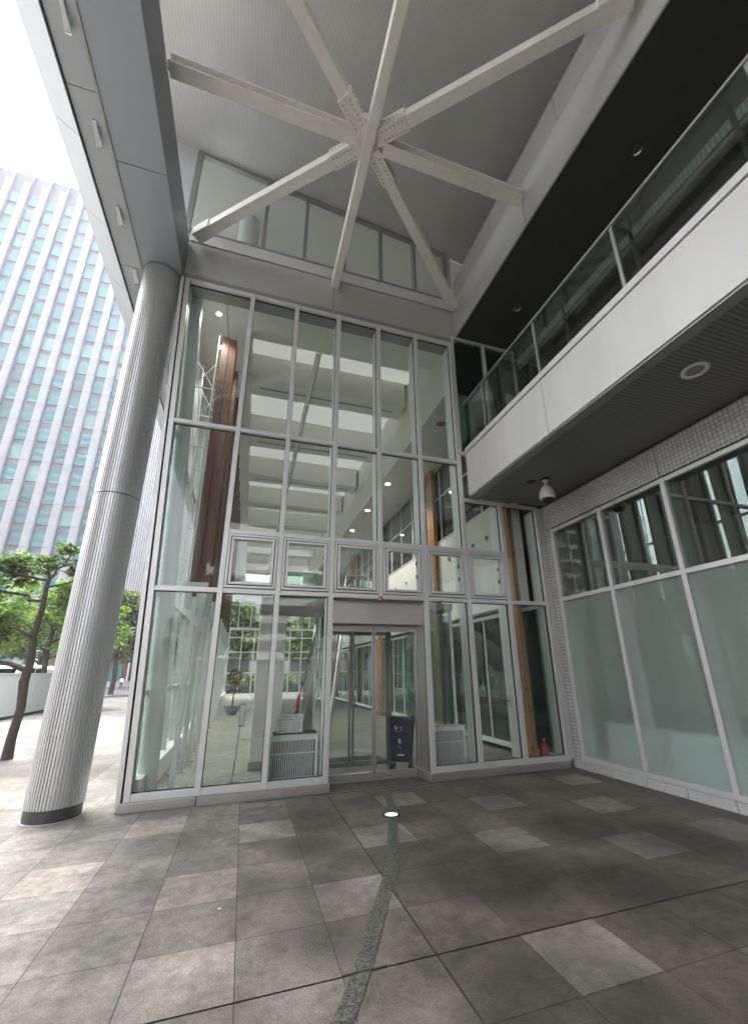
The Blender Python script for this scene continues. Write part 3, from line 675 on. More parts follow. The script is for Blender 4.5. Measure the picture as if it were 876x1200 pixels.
MB().box(XW+.021,XW+.3,ym[-1],ym[0]+.03,.122,.19).build('inner_sill', M['fin'], ww)
# room behind
structure(MB().box(5.42,9.4,-21.9,-.01,.0,.06).build('room_floor', M['int_wall']))
structure(MB().box(9.4,9.5,-22.0,26.1,0,10.2).build('back_wall', M['int_wall']))
structure(MB().box(5.4,9.4,-22.0,-21.9,0,8.1).build('end_wall', M['int_wall']))
structure(MB().box(5.5,9.38,-.20,.0,.062,8.1).build('cross_wall', M['int_wall']))
ct = thing('counter', 'long dark counter behind the frosted panes', 'counter', (6.1,-4,.06))
MB().box(5.62,6.2,-12,-.35,.70,.90).build('top', M['int_dark'], ct); MB().box(5.66,6.16,-11.9,-.4,.062,.698).build('body', M['white'], ct)

# ------------------------------------------------------------------ fixtures
def downlight(name, label, x, y, z, r, rim, inner, group=None, lit=False):
    o = thing(name, label, 'downlight', (x,y,z), group)
    MB().lathe([(r*.66,z-.004),(r*.72,z-.012),(r,z-.010),(r,z+.002)],x,y,28,caps=False).build('trim_ring', rim, o, smooth=True)
    MB().lathe([(r*.66,z-.004),(r*.60,z-.001)],x,y,28,caps=False).build('reflector', M['chrome'], o, smooth=True)
    MB().lathe([(r*.62,z-.003),(.001,z-.003)],x,y,28,caps=False).build('lens', inner, o)
    return o
downlight('downlight','large white rimmed downlight in the slatted balcony underside',4.26,-3.80,4.478,.130,M['white'],M['alu_dark'])
o = thing('ceiling_speaker','flat dark round speaker cover beside the dome camera','speaker',(4.29,-.97,4.478))
MB().lathe([(.085,4.479),(.085,4.470),(.078,4.468),(.001,4.468)],4.29,-.97,24,caps=False).build('grille',M['gasket'],o)
MB().lathe([(.085,4.479),(.094,4.474),(.085,4.469)],4.29,-.97,24,caps=False).build('rim',M['alu_dark'],o)
downlight('recessed_light','unlit chrome downlight in the black ceiling, the one nearer the camera',4.42,-3.79,8.126,.085,M['chrome'],M['int_dark'],'downlights in the black balcony ceiling')
downlight('recessed_light','unlit chrome downlight in the black ceiling, close to the glazed far end',4.42,-1.09,8.126,.085,M['chrome'],M['int_dark'],'downlights in the black balcony ceiling')
cc = thing('security_camera','cream egg shaped dome camera hanging from the slatted underside','security camera',(4.45,-1.12,4.478))
MB().lathe([(.075,4.478),(.075,4.455),(.05,4.445)],4.45,-1.12,20).build('ceiling_plate',M['black'],cc,smooth=True)
MB().lathe([(.05,4.444),(.026,4.42),(.024,4.36),(.04,4.345)],4.45,-1.12,20).build('stem',M['cctv'],cc,smooth=True)
MB().lathe([(.045,4.345),(.085,4.30),(.115,4.23),(.125,4.17),(.122,4.13),(.108,4.115)],4.45,-1.12,28).build('housing',M['cctv'],cc,smooth=True)
MB().lathe([(.128,4.165),(.128,4.158)],4.45,-1.12,28,caps=False).build('seam',M['alu_dark'],cc)
MB().lathe([(.100,4.113),(.092,4.085),(.066,4.058),(.03,4.045),(.002,4.042)],4.45,-1.12,28).build('dome',M['black'],cc,smooth=True)
gl = thing('ground_light','small round lit lamp set flush in the paving near the doors','ground light',(1.67,-1.21,0))
MB().lathe([(.098,.002),(.098,.007),(.072,.008)],1.67,-1.21,28,caps=False).build('rim',M['gasket'],gl)
MB().lathe([(.073,.0065),(.001,.0095)],1.67,-1.21,28,caps=False).build('lens',M['ground_lamp'],gl)
# litter and leaves on the paving
lit_ = [(-.02,-2.62,'white','crumb of white litter lying on the paving'),(3.05,-2.33,'leafb','small dry brown leaf lying between two pale slabs'),(4.72,-2.1,'leafb','small dark leaf lying near the stone base of the window wall')]
M['leafb'] = paint('dry leaf', (.08,.045,.03), .7)
for (x,y,mt,lab) in lit_:
    m = MB(); m.add([(x-.012,y-.008,.003),(x,y-.011,.006),(x+.015,y-.002,.004),(x+.003,y+.010,.007),(x-.008,y+.005,.003),(x,y,.009)],[(0,1,5),(1,2,5),(2,3,5),(3,4,5),(4,0,5),(4,3,2,1,0)])
    tag(m.build('litter' if mt=='white' else 'fallen_leaf', M[mt]), lab, 'litter' if mt=='white' else 'leaf')

# ------------------------------------------------------------------ the hall behind the glass
FZ = .022
g = MB(); rnd = random.Random(11)
for i in range(0,18):
    for j in range(0,44):
        x0 = -1.22+.6*i; y0 = .06+.6*j; k = .93+.14*rnd.random()
        if x0 > 9: continue
        if j == 0 and x0 < 2.66 and x0+.6 > 1.19:
            y0 = .36
            g.add([(x0+.002,y0,FZ),(x0+.598,y0,FZ),(x0+.598,.658,FZ),(x0+.002,.658,FZ)],[(0,1,2,3)],(.30*k,.295*k,.275*k)); continue
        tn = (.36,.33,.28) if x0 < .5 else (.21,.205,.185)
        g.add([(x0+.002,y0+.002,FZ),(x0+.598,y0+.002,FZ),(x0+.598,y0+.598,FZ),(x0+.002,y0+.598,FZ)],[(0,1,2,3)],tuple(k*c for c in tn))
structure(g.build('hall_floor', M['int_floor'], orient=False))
structure(MB().add([(-1.22,.36,FZ-.004),(9.4,.36,FZ-.004),(9.4,26,FZ-.004),(-1.22,26,FZ-.004)],[(0,1,2,3)]).build('hall_floor_bed', M['grout'], orient=False))
# ceiling: flat strip by the side windows, deep white beams over the middle, lower gallery ceiling on the right
hc = thing('hall_ceiling','white hall ceiling stepping down from the roof to the gallery','ceiling',(1,12,8.1))
MB().box(-1.60,-.44,.34,26,8.15,8.19).build('side_strip', M['int_ceil'], hc)
MB().box(-.44,3.52,.34,.98,8.10,8.14).build('front_strip', M['int_ceil'], hc)
MB().box(-.46,-.44,.34,26,8.10,8.80).build('side_face', M['int_ceil'], hc)
MB().box(-.46,3.52,.96,.98,8.14,8.80).build('front_face', M['int_ceil'], hc)
MB().box(-1.6,-.46,.34,26,8.80,8.86).box(3.56,9.4,.34,26,8.80,8.86).build('upper_ceiling', M['int_ceil'], hc)
MB().box(-.46,3.56,.34,2.0,8.80,8.86).build('upper_ceiling', M['int_ceil'], hc)
for k in range(9):
    y = 2.5+2.62*k; MB().add([(-.46,(2.0 if k == 0 else y-2.0),8.83),(3.56,(2.0 if k == 0 else y-2.0),8.83),(3.56,y+.02,8.83),(-.46,y+.02,8.83)],[(0,1,2,3)]).build('roof_light', M['opal'], hc); MB().box(-.46,3.56,y+.02,y+.62,8.80,8.86).build('upper_ceiling', M['int_ceil'], hc)
MB().box(3.52,3.56,.34,26,7.0,8.80).build('gallery_face', M['int_ceil'], hc)
MB().box(3.56,9.4,.34,26,7.0,7.04).build('gallery_ceiling', M['int_ceil'], hc)
MB().box(-.9,-.892,.34,26,8.144,8.1495).box(-1.6,-.44,2.4,2.408,8.144,8.1495).build('joint', M['gasket'], hc)
names = ['nearest','second','third','fourth','fifth','sixth','seventh','eighth','farthest']
b0 = None
for k in range(9):
    y = 2.5+2.62*k
    o = thing('ceiling_beam','deep white box beam under the hall ceiling, %s from the glass front' % names[k],'beam',(1.4,y,8.1),'box beams across the hall')
    MB().box(-.43,3.44,y,y+.62,8.10,8.79).build('beam_casing', M['int_ceil'], o)
    MB().box(-.2,3.2,y+.29,y+.33,8.085,8.099).build('soffit_slot', M['alu_dark'], o)
lt = thing('ceiling_trough','long narrow white light trough running back under the hall beams','light trough',(.95,6,8.0))
MB().box(.90,.99,1.2,24,8.01,8.08).build('trough', M['trough'], lt); MB().box(1.0,1.02,1.2,24,8.04,8.08).build('cable', M['alu_dark'], lt)
def lit(x,y,z,r,label,group):
    o = thing('ceiling_light', label, 'downlight', (x,y,z), group)
    MB().lathe([(r*.8,z-.004),(r*1.15,z-.008),(r*1.15,z+.0)],x,y,20,caps=False).build('trim_ring', M['white'], o)
    MB().lathe([(r*.82,z-.006),(.001,z-.006)],x,y,20,caps=False).build('lens', M['lamp'], o)
    ld = bpy.data.lights.new('lamp','SPOT'); ld.energy = 70 if x > 0 else 14; ld.spot_size = R(110); ld.spot_blend=.6; ld.color=(1,.93,.82); ld.shadow_soft_size=.06
    lo = bpy.data.objects.new('lamp', ld); COL.objects.link(lo); lo.location=(x,y,z-.03); attach(lo,o)
lit(-1.05,.80,8.149,.05,'lit downlight in the ceiling strip above the timber posts, nearer the glass','lights above the timber posts')
lit(-1.07,1.72,8.149,.05,'lit downlight in the ceiling strip above the timber posts, farther from the glass','lights above the timber posts')
for y,w in ((4.92,'nearest the glass front'),(7.25,'second from the glass front'),(9.6,'third from the glass front'),(11.95,'farthest from the glass front')):
    lit(3.74,y,6.999,.085,'lit round downlight in the gallery ceiling, '+w,'lights in the gallery ceiling')
o = thing('gallery_speaker','flat grey round speaker grille in the gallery ceiling','speaker',(3.9,1.4,6.99))
MB().lathe([(.11,6.998),(.11,6.985),(.001,6.982)],3.9,1.4,24,caps=False).build('grille',M['alu_dark'],o); MB().lathe([(.11,6.998),(.125,6.99),(.11,6.985)],3.9,1.4,24,caps=False).build('rim',M['white'],o)
# gallery wall: white parapet with round openings, glazing above, timber pilasters, glass partition below
gw = thing('gallery_wall','cream upper wall of the gallery with dark glazing above it','wall',(4.8,12,2.6))
MB().box(4.75,4.95,.32,25.9,2.66,4.78).build('parapet', M['int_wall'], gw)
MB().box(4.74,4.96,.32,25.9,4.782,4.83).build('sill', M['alu'], gw)
ys_ = [.34+1.06*k for k in range(25)]
for k in range(24):
    MB().box(4.80,4.86,ys_[k],ys_[k]+.05,4.83,6.99).build('mullion', M['alu'], gw)
    MB().box(4.825,4.835,ys_[k]+.05,ys_[k+1],4.83,6.99).build('glass_pane', M['glass_dark'], gw)
MB().box(4.81,4.85,.34,25.8,6.1,6.14).build('transom', M['alu'], gw)
pos_n = [1.24,1.83,3.07,6.19,7.19,9.6,10.6]
for k,y in enumerate(pos_n):
    o = thing('wall_speaker','round dark speaker in the cream gallery wall, %s along from the glass front' % ['first','second','third','fourth','fifth','sixth','last'][k],'speaker',(4.74,y,4.2),'round speakers in the gallery wall')
    MB().tube((4.752,y,4.2),(4.735,y,4.2),.078,.072,24).build('rim',M['alu'],o); MB().tube((4.7345,y,4.2),(4.728,y,4.2),.048,.045,24).build('cone',M['black'],o)
for k,y in enumerate((.30,3.70,8.75,13.3,18.3)):
    o = thing('timber_pilaster','flat warm timber clad pilaster of the hall, %s' % ['closest to the tiled pier','second behind the glass front','third, seen through the doors','fourth, seen through the doors','farthest back'][k],'pilaster',(4.73,y,FZ),'timber pilasters along the hall')
    for q in range(8):
        z0 = FZ+.01+.87*q; MB().box(4.64,4.738,y-.01,y+.42,z0,min(z0+.862,6.99)).build('panel', M['timber_pale'], o, bevel=.003)
    MB().box(4.66,4.739,y,y+.41,FZ+.005,6.98).build('core', M['gasket'], o)
gp = thing('glass_partition','white framed glass partition along the right side of the hall','partition',(4.9,12,FZ))
MB().box(4.88,4.93,.06,25.8,.10,.19).box(4.88,4.93,.06,25.8,2.52,2.59).build('rail', M['white'], gp)
for k in range(25):
    y = .9+1.02*k; MB().box(4.885,4.925,y-.02,y+.02,.19,2.52).build('mullion', M['white'], gp)
for k in range(25):
    y = (.08 if k == 0 else .92+1.02*(k-1)); MB().box(4.90,4.91,y,.88+1.02*k,.19,2.52).build('glass_pane', M['glass_green'], gp)
structure(MB().box(5.5,9.38,.0,.18,.06,7.0).build('shop_end_wall', M['int_dark']))
structure(MB().box(4.96,9.38,.2,25.9,4.4,4.6).build('gallery_floor', M['int_dark']))
structure(MB().box(7.6,7.7,.2,25.9,.06,7.0).build('shop_back_wall', M['int_dark']))
# far end of the hall
fe = thing('far_glazing','white framed glazing closing the far end of the hall','window wall',(1.8,26,0))
for k in range(8):
    x = -1.15+.84*k; MB().box(x-.035,x+.035,25.95,26.05,FZ,4.5).build('mullion', M['white'], fe)
for z in (.12,1.5,2.9,3.9,4.46): MB().box(-1.2,4.75,25.96,26.04,z-.035,z+.035).build('transom', M['white'], fe)
MB().box(-1.2,4.75,25.99,26.0,FZ,4.5).build('glass_pane', M['glass'], fe)
structure(MB().box(-1.6,9.5,25.95,26.1,8.0,8.8).build('far_wall', M['int_ceil']))
uf = thing('far_clerestory','upper row of white framed windows closing the far end of the hall','window wall',(1.8,26,4.5))
for k in range(8):
    x = -1.5+.84*k; MB().box(x-.03,x+.03,25.95,26.05,4.52,7.99).build('mullion', M['white'], uf)
for z in (4.55,6.2,7.95): MB().box(-1.5,4.75,25.96,26.04,z-.03,z+.03).build('transom', M['white'], uf)
MB().box(-1.5,4.75,25.99,26.0,4.52,7.99).build('glass_pane', M['glass'], uf)
structure(MB().box(4.76,9.5,25.95,26.1,.0,4.5).build('far_side_wall', M['int_wall']))
# side glazing, leaning outwards
sg = thing('side_glazing','long outward leaning glass side of the hall','glass wall',(-1.3,12,0))
def lean(y0,y1,xa,xb,z0,z1):
    return MB().hexa([(LX(z0)+xa,y0,z0),(LX(z0)+xb,y0,z0),(LX(z0)+xb,y1,z0),(LX(z0)+xa,y1,z0),(LX(z1)+xa,y0,z1),(LX(z1)+xb,y0,z1),(LX(z1)+xb,y1,z1),(LX(z1)+xa,y1,z1)])
sy = [.12+1.08*k for k in range(25)]
for k,y in enumerate(sy):
    lean(y-.03,y+.03,.0,.10,.0,7.96).build('mullion', M['white'], sg)
    if k < 24:
        for q,(z0,z1) in enumerate(((.30,2.57),(2.63,5.14),(5.2,7.9))): lean(y+.03,sy[k+1]-.03,.03,.042,z0,z1).build('glass_pane', M['glass_side'], sg)
for z0,z1 in ((2.57,2.63),(5.14,5.2),(7.9,7.96)): lean(.15,25.9,.01,.085,z0,z1).build('transom', M['white'], sg)
lean(.15,25.9,.02,.08,1.24,1.30).build('transom', M['white'], sg)
lean(.10,25.9,.0,.17,.0,.30).build('sill', M['white'], sg)
# leaning pipe column just inside the corner
pc = thing('corner_pipe','pale leaning round steel pipe just inside the glass corner','column',(-1.06,.5,FZ))
MB().tube((-1.045,.5,FZ),(-1.425,.5,8.14),.118,.122,28).build('shaft', M['pipe'], pc, smooth=True)
MB().tube((-1.045,.5,FZ+.001),(-1.047,.5,FZ+.03),.15,n=28).build('base_plate', M['white'], pc)
# steel posts carrying timber uprights, tied back by light trusses
pp0 = tp0 = tr0 = None
ordn = ['nearest','second','third','fourth','fifth','sixth','seventh','eighth','ninth','tenth','eleventh','twelfth']
for k in range(12):
    y = .80+.98*k
    if k == 0:
        p = thing('support_post','flat white steel post standing on the hall floor, nearest the glass corner','post',(-.80,y,FZ),'white posts along the hall side')
        MB().box(-.835,-.765,y-.03,y+.03,FZ,2.62).build('post', M['white'], p, bevel=.004)
        MB().hexa([(-.93,y-.012,2.45),(-.66,y-.012,2.45),(-.66,y+.02,2.45),(-.93,y+.02,2.45),(-1.0,y-.012,2.86),(-.64,y-.012,2.86),(-.64,y+.02,2.86),(-1.0,y+.02,2.86)]).build('bracket', M['pipe'], p, bevel=.004)
        MB().tube((-.83,y-.012,2.66),(-.83,y-.035,2.66),.035,n=14).build('bolt', M['black'], p)
        MB().box(-.98,-.70,y-.04,y+.06,FZ+.001,FZ+.018).build('foot_plate', M['alu'], p)
        pp0 = p
        t = thing('timber_post','tall dark reddish timber post held above the floor, nearest the glass corner','timber post',(-.83,y+.4,2.87),'timber posts along the hall side')
        MB().box(-.97,-.835,y+.36,y+.66,2.87,7.95).build('plank', M['timber'], t, bevel=.006)
        MB().box(-.83,-.695,y+.36,y+.66,2.87,7.93).build('plank', M['timber'], t, bevel=.006)
        MB().box(-.96,-.70,y+.38,y+.64,2.862,7.9).build('core', M['gasket'], t)
        m = MB()
        for q in range(9):
            for sx in (-.93,-.88,-.79,-.74): m.tube((sx,y+.359,3.0+.09*q*(1+.0*q)),(sx,y+.351,3.0+.09*q),.009,n=6)
        m.build('bolt', M['black'], t)
        tp0 = t
        s = thing('tie_truss','light white steel truss tying the glass side to the timber, nearest the corner','truss',(-1.1,y+.42,2.9),'white trusses along the hall side')
        zz = [2.9+.62*q for q in range(9)]
        m = MB(); m.tube((LX(2.9)+.15,y+.3,2.9),(LX(7.9)+.15,y+.3,7.9),.014,n=8); m.tube((-1.0,y+.3,2.9),(-1.02,y+.3,7.9),.014,n=8); m.build('chord', M['white'], s, smooth=True)
        m = MB()
        for q in range(len(zz)-1):
            a = (LX(zz[q])+.15,y+.3,zz[q]); b_ = (-1.0,y+.3,zz[q]); c = (LX(zz[q+1])+.15,y+.3,zz[q+1]); d = (-1.0,y+.3,zz[q+1])
            if q % 2 == 0: m.tube(a,b_,.014,n=8); m.tube(a,d,.009,n=6); m.tube(b_,c,.009,n=6)
        for q in range(0,8,2):
            m.tube((-1.0,y+.3,zz[q]),(-1.0,y+.3+.96,zz[q]+.6),.008,n=6); m.tube((LX(zz[q])+.15,y+.3,zz[q]+.6),(LX(zz[q])+.15,y+1.26,zz[q]),.008,n=6)
        m.build('rod', M['white'], s, smooth=True); tr0 = s
    else:
        far = ' from the glass corner'
        dup(pp0,(0,.98*k,0),'flat white steel post standing on the hall floor, %s%s'%(ordn[k],far))
        dup(tp0,(0,.98*k,0),'tall dark reddish timber post held above the floor, %s%s'%(ordn[k],far))
        dup(tr0,(0,.98*k,0),'light white steel truss tying the glass side to the timber, %s%s'%(ordn[k],far))
# inner doors of the lobby
iv = thing('inner_doors','dark framed inner glass doors of the entrance lobby','door',(2.0,1.3,FZ))
for a,c in ((1.22,1.79),(1.82,2.46)):
    m = MB(); m.box(a,c,1.28,1.32,2.12,2.18); m.box(a,c,1.28,1.32,FZ+.002,FZ+.06); m.box(a,a+.03,1.28,1.32,FZ+.06,2.12); m.box(c-.03,c,1.28,1.32,FZ+.06,2.12); d = m.build('door_leaf', M['alu_dark'], iv)
    MB().box(a+.028,c-.028,1.295,1.305,FZ+.058,2.122).build('glass_pane', M['glass'], d)
MB().box(2.47,2.53,1.26,1.34,FZ,2.5).build('door_post', M['alu_dark'], iv)
MB().box(1.19,3.4,1.26,1.34,2.2,2.54).build('door_header', M['steel'], iv)
MB().box(2.535,3.4,1.295,1.307,FZ+.01,2.2).build('glass_pane', M['glass'], iv)
lv = thing('lobby_screen','clear glass screen along the left of the entrance lobby','glass screen',(1.17,.9,FZ))
MB().box(1.165,1.177,.54,1.26,FZ,2.5).build('glass_pane', M['glass'], lv); MB().box(1.15,1.19,1.262,1.30,FZ,2.5).build('post', M['white'], lv)
lr = thing('lobby_screen','green tinged glass screen with white post along the right of the entrance lobby','glass screen',(2.9,.9,FZ))
MB().box(2.82,2.832,.34,1.25,.66,2.5).build('glass_pane', M['glass_green'], lr); MB().box(2.80,2.85,.30,.338,FZ,2.5).build('post', M['white'], lr)
mt = thing('door_mat','dark ribbed mat inside the inner doors','mat',(1.9,1.8,FZ))
MB().box(1.22,2.45,1.42,1.98,FZ+.001,FZ+.014).build('mat', M['dark_mat'], mt); MB().box(1.20,2.47,1.40,1.418,FZ+.001,FZ+.016).build('edge', M['alu_dark'], mt)
# wheeled board by the right jamb
us = thing('notice_board','dark navy notice board with white print standing on castors inside the door','notice board',(2.5,.75,FZ))
def board_pt(u,v,o=0):   # u across, v up ; leaning board that widens towards the top
    z = FZ+.10+v*.66; hw = .165+.035*v
    d = Vector((.80,-.60,0)); n = Vector((-.60,-.80,0)); c = Vector((2.52,.80,0))
    p = c + d*(u*hw) + n*(o+.02-.05*(v-.5)); return (p.x,p.y,z)
MB().hexa([board_pt(-1,0,0),board_pt(1,0,0),board_pt(1,0,-.10),board_pt(-1,0,-.10),board_pt(-1,1,0),board_pt(1,1,0),board_pt(1,1,-.16),board_pt(-1,1,-.16)]).build('board', M['navy'], us, bevel=.008)
m = MB()
def mark(u0,u1,v0,v1): m.hexa([board_pt(u0,v0,.001),board_pt(u1,v0,.001),board_pt(u1,v0,.003),board_pt(u0,v0,.003),board_pt(u0,v1,.001),board_pt(u1,v1,.001),board_pt(u1,v1,.003),board_pt(u0,v1,.003)])
for (u0,u1,v0,v1) in ((-.52,-.44,.70,.80),(-.52,-.30,.705,.725),(-.36,-.30,.70,.77),(-.18,-.12,.74,.765),(-.02,.10,.75,.77),(.04,.10,.68,.77),(-.1,.0,.665,.68),(-.44,-.2,.66,.668),(-.16,-.10,.56,.58),(-.22,.0,.43,.50),(-.18,.06,.40,.43),(-.12,.1,.30,.31),(-.22,-.05,.33,.34),(-.30,.34,.13,.165)): mark(u0,u1,v0,v1)
m.build('lettering', M['panel_light'], us)
MB().box(2.62,2.66,.62,.72,FZ+.10,FZ+.78).build('side_edge', M['black'], us) if False else None
for q,(u,o_) in enumerate(((-.9,.02),(.9,.02),(-.9,-.14),(.9,-.14))):
    p = board_pt(u,0,o_); c = MB().tube((p[0]-.012,p[1],FZ+.028),(p[0]+.012,p[1],FZ+.028),.028,n=14).build('castor', M['black'], us, smooth=True)
    MB().box(p[0]-.018,p[0]+.018,p[1]-.01,p[1]+.01,FZ+.05,FZ+.098).build('fork', M['chrome'], c)
# convectors behind the glass either side of the doors
def convector(x0,x1,y0,label):
    o = thing('convector', label, 'convector heater', ((x0+x1)/2,y0+.1,FZ), 'white convectors either side of the doors')
    m = MB(); z0,z1 = FZ+.06,.64; m.box(x0,x1,y0,y0+.02,z1-.05,z1); m.box(x0,x1,y0,y0+.02,z0,z0+.05); m.box(x0,x0+.04,y0,y0+.02,z0+.05,z1-.05); m.box(x1-.04,x1,y0,y0+.02,z0+.05,z1-.05)
    m.build('grille_frame', M['white'], o, bevel=.002)
    m = MB(); n = int((x1-x0-.08)/.026)
    for q in range(n):
        xx = x0+.05+q*.026; m.box(xx,xx+.012,y0+.003,y0+.017,z0+.05,z1-.05)
    for zz in (z0+.34,): m.box(x0+.04,x1-.04,y0+.004,y0+.016,zz,zz+.012)
    m.build('grille', M['white'], o)
    MB().box(x0,x1,y0+.021,y0+.2,FZ,z1-.002).build('casing', M['int_dark'], o); MB().box(x0-.01,x1+.01,y0-.005,y0+.21,z1+.001,z1+.018).build('top', M['white'], o, bevel=.003)
convector(.42,1.09,.32,'white slatted convector heater left of the doors, with a notice on top')
convector(2.86,3.44,.32,'white slatted convector heater right of the doors, under the green tinged glass')
tr = thing('tray','flat dark tray lying on the left convector','tray',(.8,.42,.66)); MB().box(.47,1.08,.33,.52,.660,.672).build('base',M['alu_dark'],tr); MB().box(.47,1.08,.33,.335,.672,.69).box(.47,1.08,.515,.52,.672,.69).build('lip',M['black'],tr)
nt_ = thing('notice','white printed notice in a stand on the dark tray','notice',(.70,.40,.672))
MB().hexa([(.51,.385,.676),(.875,.385,.676),(.875,.39,.676),(.51,.39,.676),(.51,.415,.925),(.875,.415,.925),(.875,.42,.925),(.51,.42,.925)]).build('sheet',M['white'],nt_)
def nrow(m,u0,u1,v,h,step,rnd):
    u = u0
    while u < u1:
        w = step*(.45+.5*rnd.random()); y = .385+.03*v-.0022; z = .676+.249*v
        x = .51+.365*u; x1 = .51+.365*min(u+w,u1); m.box(x,x1,y,y+.0012,z,z+h*.249); u += w+step*.25
rnd = random.Random(2); m = MB()
nrow(m,.22,.56,.84,.07,.055,rnd); nrow(m,.64,.80,.84,.07,.055,rnd)
for v,a,c in ((.73,.05,.66),(.75,.74,.96),(.67,.05,.2),(.665,.27,.85)): nrow(m,a,c,v,.035,.04,rnd)
for v in (.55,.46,.36,.26,.18,.10): nrow(m,.08,.46,v,.03,.05,rnd); nrow(m,.58,.92,v+.01,.03,.05,rnd)
m.build('lettering',M['alu_dark'],nt_)
MB().box(.56,.82,.40,.46,.672,.682).build('foot',M['glass_green'],nt_)
# panel behind the right hand glass, lock box on its post
MB().box(5.10,5.198,-.03,-.004,.122,4.44).build('infill_panel',M['alu'],fac)
sp = thing('inner_screen','green tinged glass screen standing behind the convector right of the doors','glass screen',(3.1,.62,FZ))
MB().box(2.86,3.40,.60,.612,.68,2.42).build('glass_pane',M['glass_green'],sp); MB().box(3.40,3.45,.58,.63,FZ,2.5).build('post',M['white'],sp)
lk = thing('lock_box','small cream lock box on the white fin beside the emergency door','lock box',(4.235,.2,.90))
MB().box(4.19,4.242,.12,.20,.90,1.07).build('case',M['cctv'],lk,bevel=.01); MB().tube((4.19,.16,1.0),(4.18,.16,1.0),.014,n=10).build('button',M['black'],lk)
# fire extinguisher
fx = thing('fire_extinguisher','red fire extinguisher with black hose standing in the glass corner','fire extinguisher',(4.92,.27,FZ))
ex,ey = 4.86,.27
MB().lathe([(.06,FZ+.01),(.068,FZ+.02),(.068,FZ+.25),(.05,FZ+.295),(.02,FZ+.315),(.02,FZ+.33)],ex,ey,24).build('cylinder',M['red'],fx,smooth=True)
MB().lathe([(.066,FZ),(.070,FZ+.02),(.0695,FZ+.05),(.068,FZ+.05)],ex,ey,24).build('foot_ring',M['black'],fx,smooth=True)
MB().box(ex-.05,ex+.03,ey-.012,ey+.012,FZ+.35,FZ+.365).beam((ex-.01,ey,FZ+.33),(ex-.085,ey,FZ+.40),.02,.012).build('lever',M['black'],fx,bevel=.002)
MB().lathe([(.018,FZ+.33),(.018,FZ+.37)],ex,ey,12).build('valve',M['cctv'],fx,smooth=True)
MB().path([(ex-.02,ey-.02,FZ+.34),(ex-.09,ey-.03,FZ+.33),(ex-.11,ey-.03,FZ+.22),(ex-.115,ey-.03,FZ+.10),(ex-.14,ey-.03,FZ+.02)],[.011,.011,.012,.02,.032]).build('hose',M['black'],fx,smooth=True)
MB().box(ex-.045,ex+.045,ey-.0705,ey-.066,FZ+.10,FZ+.19).build('label',M['white'],fx) if False else None
# potted tree and sign stand in the left aisle
po = thing('potted_plant','orange leaved potted shrub in a blue grey bowl far down the left aisle','potted plant',(-.30,11.6,FZ))
MB().lathe([(.14,FZ),(.17,FZ+.03),(.29,FZ+.25),(.31,FZ+.32),(.28,FZ+.32),(.25,FZ+.30)],-.30,11.6,24).build('pot',M['panel_blue'],po,smooth=True)
MB().path([(-.30,11.6,FZ+.3),(-.28,11.6,FZ+.8),(-.33,11.62,FZ+1.3)],[.03,.025,.012]).path([(-.29,11.6,FZ+.6),(-.2,11.5,FZ+1.0)],[.018,.008]).build('stem',M['timber'],po)
M['apt'] = paint('apartment wall', (.33,.30,.28), .8, 0, .08, .4); M['apt_glass'] = paint('dark apartment glass', (.03,.04,.045), .1)
M['hedge_leaf'] = leafmat('hedge leaf',(.02,.06,.012),(.10,.18,.03)); M['hedge_core'] = paint('hedge wood',(.03,.03,.02),.9)
M['leaf_or'] = leafmat('orange leaf',(.20,.06,.015),(.10,.12,.02))
def leaves(cloud, n, size, rnd, flat=.5):
    m = MB()
    for _ in range(n):
        (cx,cy,cz,ax,ay,az) = rnd.choice(cloud)
        while True:
            u = Vector((rnd.uniform(-1,1),rnd.uniform(-1,1),rnd.uniform(-1,1)))
            if .15 < u.length < 1: break
        u = u.normalized()*(u.length**.6)
        c = Vector((cx+u.x*ax,cy+u.y*ay,cz+u.z*az))
        s = size*rnd.uniform(.6,1.35)
        n_ = Vector((rnd.gauss(0,flat),rnd.gauss(0,flat),1)).normalized(); a = n_.orthogonal().normalized(); a.rotate(Matrix.Rotation(rnd.uniform(0,6.28),3,n_)); b_ = n_.cross(a)
        t = min(1,max(0,rnd.gauss(.5,.22)))
        m.add([c-a*s, c+b_*s*.45+n_*s*.08, c+a*s, c-b_*s*.45+n_*s*.08],[(0,1,2,3)],t)
    return m
leaves([(-.30,11.6,FZ+1.35,.28,.28,.30),(-.25,11.55,FZ+1.0,.22,.22,.25)],420,.06,random.Random(4),.9).build('foliage',M['leaf_or'],po,orient=False)
ss = thing('sign_stand','slim steel sign stand on a flat foot in the left aisle','sign stand',(.02,.72,FZ))
MB().lathe([(.13,FZ),(.13,FZ+.012),(.03,FZ+.025)],-.03,.72,24).build('foot',M['chrome'],ss,smooth=True); MB().tube((-.03,.72,FZ+.02),(.02,.72,FZ+.82),.011,n=10).build('pole',M['chrome'],ss)
MB().box(-.005,.075,.705,.72,FZ+.74,FZ+1.05).build('plate',M['alu_dark'],ss,bevel=.003); MB().box(.005,.065,.703,.7045,FZ+.76,FZ+1.03).build('sheet',M['alu'],ss)
ba = thing('belt_barrier','thin white belt strung across the left aisle at knee height','barrier',(.25,.75,.5))
MB().box(.06,.36,.745,.75,.57,.59).build('belt',M['white'],ba); MB().tube((.37,.75,FZ),(.37,.75,.70),.016,n=10).build('post',M['chrome'],ba)
lo_ = thing('lobby_roof','flat pale roof slab over the entrance lobby behind the doors','roof slab',(1.8,1.2,2.51))
MB().box(.18,3.46,.54,1.92,2.51,2.63).build('slab',M['panel'],lo_,bevel=.004)
MB().box(.20,3.44,.56,1.90,2.50,2.509).build('underside',M['alu_dark'],lo_)
